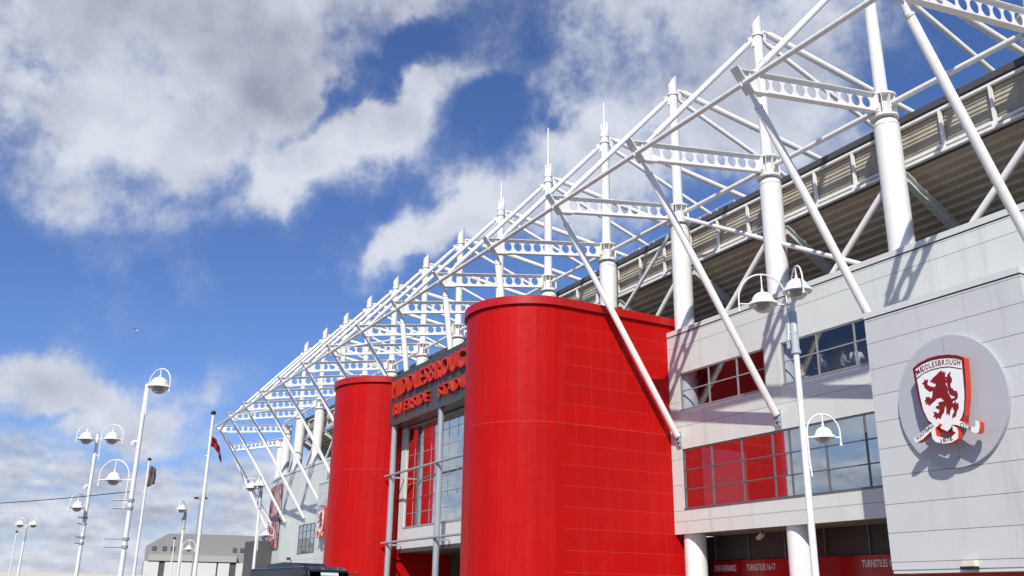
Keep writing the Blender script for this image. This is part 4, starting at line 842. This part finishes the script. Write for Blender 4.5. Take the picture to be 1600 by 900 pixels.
person(-28.78, 32.2, 1.2, BLKJ, HAIRD, 'person in a black coat turned sideways behind the upper window', .0, .3)
person(-29.72, 31.8, 1.9, MINT, HAIRG, 'person in a pale green top at the left end of the upper window', .12, .2, .93)

# ------------------------------------------------------------------ dark minibus
MBX = thing('minibus', (-40.45, 12.45, 0), 'dark navy minibus with a raised roof pod, only its roof in view at the bottom', 'minibus')
hx = Vector((.98, .21, 0)).normalized(); sx_ = Vector((-hx.y, hx.x, 0))
Ctr = Vector((-37.95, 12.6, 0)) - hx * 2.8 + RIGHT * .5
def vb(lx, ly, lz): q = Ctr + hx * lx + sx_ * ly; return (q.x, q.y, lz)
def loft(sections, mat, name, par):
    b = MB(); n = len(sections[0])
    for s in sections: b.v += [vb(*p) for p in s]
    for i in range(len(sections) - 1):
        for k in range(n): b.f.append((i * n + k, i * n + (k + 1) % n, (i + 1) * n + (k + 1) % n, (i + 1) * n + k)); b.sm.append(False)
    b.f += [tuple(reversed(range(n))), tuple((len(sections) - 1) * n + k for k in range(n))]; b.sm += [False, False]; return obj(name, b, mat, par)
prof = [(-2.8, .45), (-2.85, 1.0), (-2.78, 2.55), (-2.6, 2.78), (1.95, 2.82), (2.35, 2.66), (2.72, 1.45), (3.35, 1.15), (3.45, .85), (3.42, .45)]
secs = []
for ly, ins in ((-1.0, .10), (-.93, .0), (.93, .0), (1.0, .10)):
    secs.append([(lx * (1 - .01 * (ins > 0)), ly, lz - (.09 if (ins > 0 and lz > 2.4) else 0)) for lx, lz in prof])
bodyv = loft(secs, VAN, 'body', MBX)
bev = bodyv.modifiers.new('bevel', 'BEVEL'); bev.width = .05; bev.segments = 2; bev.limit_method = 'ANGLE'
b = MB(); b.add([vb(2.37, -.86, 2.58), vb(2.73, -.86, 1.50), vb(2.73, .86, 1.50), vb(2.37, .86, 2.58), vb(2.42, -.86, 2.60), vb(2.78, -.86, 1.52), vb(2.78, .86, 1.52), vb(2.42, .86, 2.60)], [(0, 1, 2, 3), (7, 6, 5, 4), (0, 4, 5, 1), (1, 5, 6, 2), (2, 6, 7, 3), (3, 7, 4, 0)]); obj('windscreen', b, GLASS_VAN, MBX)
b = MB(); b.add([vb(2.445, -.42, 2.575), vb(2.485, -.42, 2.455), vb(2.485, .40, 2.455), vb(2.445, .40, 2.575)], [(0, 1, 2, 3)]); o = obj('screen_sticker', b, paint('sticker_pale', (.62, .72, .70), .5, 0, .1, 20), MBX); sol = o.modifiers.new('solid', 'SOLIDIFY'); sol.thickness = .01
for ly in (-1.015, 1.015):
    for lx in (-2.3, -1.05, .2):
        b = MB(); s = .012 if ly > 0 else -.012
        b.add([vb(lx, ly, 1.45), vb(lx + 1.1, ly, 1.45), vb(lx + 1.1, ly, 2.35), vb(lx, ly, 2.35), vb(lx, ly + s, 1.45), vb(lx + 1.1, ly + s, 1.45), vb(lx + 1.1, ly + s, 2.35), vb(lx, ly + s, 2.35)], [(0, 1, 2, 3), (7, 6, 5, 4), (0, 4, 5, 1), (1, 5, 6, 2), (2, 6, 7, 3), (3, 7, 4, 0)]); obj('side_window', b, GLASS_VAN, MBX)
    for lx in (-1.9, 2.3):
        w3 = MB(); q0, q1 = Vector(vb(lx, ly * .82, .36)), Vector(vb(lx, ly * 1.0, .36)); w3.tube(q0, q1, .36, None, 24); wh = obj('wheel', w3, TYRE, MBX)
        w3 = MB(); w3.tube(q1, q1 + (q1 - q0) * .08, .22, None, 16); obj('rim', w3, GREYST, wh)
    b = MB(); a = Vector(vb(2.35, ly * .97, 2.55)); e = Vector(vb(2.62, ly * 1.22, 2.58)); b.path([a, a.lerp(e, .6) + Vector((0, 0, .05)), e, e + Vector((0, 0, -.12))], .03, 8); b.box(tuple(e + Vector((-.07, -.1, -.5))), tuple(e + Vector((.05, .1, -.1)))); obj('mirror', b, BLACKM, MBX)
    b = MB(); b.add([vb(3.36, ly * .62, 1.0), vb(3.36, ly * .92, 1.0), vb(3.25, ly * .92, 1.18), vb(3.25, ly * .62, 1.18), vb(3.44, ly * .62, .98), vb(3.44, ly * .92, .98), vb(3.33, ly * .92, 1.19), vb(3.33, ly * .62, 1.19)], [(0, 1, 2, 3), (7, 6, 5, 4), (0, 4, 5, 1), (1, 5, 6, 2), (2, 6, 7, 3), (3, 7, 4, 0)]); obj('headlight', b, CRESTWHITE, MBX)
pod = [[(lx, ly, lz) for lx, lz in ((-1.9, 2.80), (-1.75, 2.95), (-.3, 3.02), (.9, 2.97), (1.2, 2.81))] for ly in (-.62, .62)]
loft(pod, VAN, 'roof_pod', MBX)

# ------------------------------------------------------------------ warehouse and far walls
WH = thing('warehouse', (-130, 28, 0), 'grey metal warehouse with hipped roof end and white doors beyond the car park', 'warehouse')
e0 = Vector((-128.5, 19.4, 0)); e1 = Vector((-122.0, 46.0, 0)); ax = (e1 - e0).normalized(); inn = Vector((-ax.y, ax.x, 0)); 
if inn.x > 0: inn = -inn
def wv(s, d, z): q = e0 + ax * s + inn * d; return (q.x, q.y, z)
LL = (e1 - e0).length
b = MB(); b.add([wv(0, 0, 0), wv(LL, 0, 0), wv(LL, 0, 9.15), wv(2.6, 0, 9.15), wv(2.4, 0, 9.05), wv(0, 0, 7.55), wv(0, 30, 0), wv(LL, 30, 0), wv(LL, 30, 9.15), wv(2.6, 30, 9.15), wv(2.4, 30, 9.05), wv(0, 30, 7.55)],
                [(0, 5, 4, 3, 2, 1), (6, 7, 8, 9, 10, 11), (0, 6, 11, 5), (1, 2, 8, 7), (2, 3, 9, 8), (3, 4, 10, 9), (4, 5, 11, 10)]); obj('wall', b, WARE, WH)
def wbox(s0, s1, d0, d1, z0, z1):
    b = MB(); b.add([wv(s0, d0, z0), wv(s1, d0, z0), wv(s1, d1, z0), wv(s0, d1, z0), wv(s0, d0, z1), wv(s1, d0, z1), wv(s1, d1, z1), wv(s0, d1, z1)], [(0, 3, 2, 1), (4, 5, 6, 7), (0, 1, 5, 4), (1, 2, 6, 5), (2, 3, 7, 6), (3, 0, 4, 7)]); return b
obj('canopy', wbox(.6, 11.2, -1.2, -.01, 5.75, 6.5), BEIGE, WH)
obj('canopy_shadow_gap', wbox(.6, 11.2, -1.1, -.01, 5.66, 5.74), DGREY, WH)
for s0, s1 in ((.1, 1.9), (2.6, 4.1), (4.25, 6.4), (6.5, 8.8), (9.0, 10.4), (11.2, 13.3)): obj('door', wbox(s0, s1, -1.05, -.01, 0, 5.64), WAREL, WH)
obj('door_recess', wbox(0, 13.4, -.9, -.005, 0, 5.62), DGREY, WH)
for s0 in (.8, 2.0, 3.0, 10.6, 11.5): obj('vent', wbox(s0, s0 + .5, -.1, -.006, 7.05, 7.55), DGREY, WH)
DB = MB(); DB.box((-118, 29.2, 0), (-113.2, 40, 7.9)); tag(obj('plant_enclosure', DB, DGREY), 'dark grey louvred enclosure between the warehouse and the far stand corner', 'enclosure')
BWm = MB(); BWm.bar((-103, -14, 1.75), (-99, 15.3, 1.75), .4, 3.5); tag(obj('boundary_wall', BWm, PALEW), 'long low pale wall along the bottom left of the picture', 'wall')
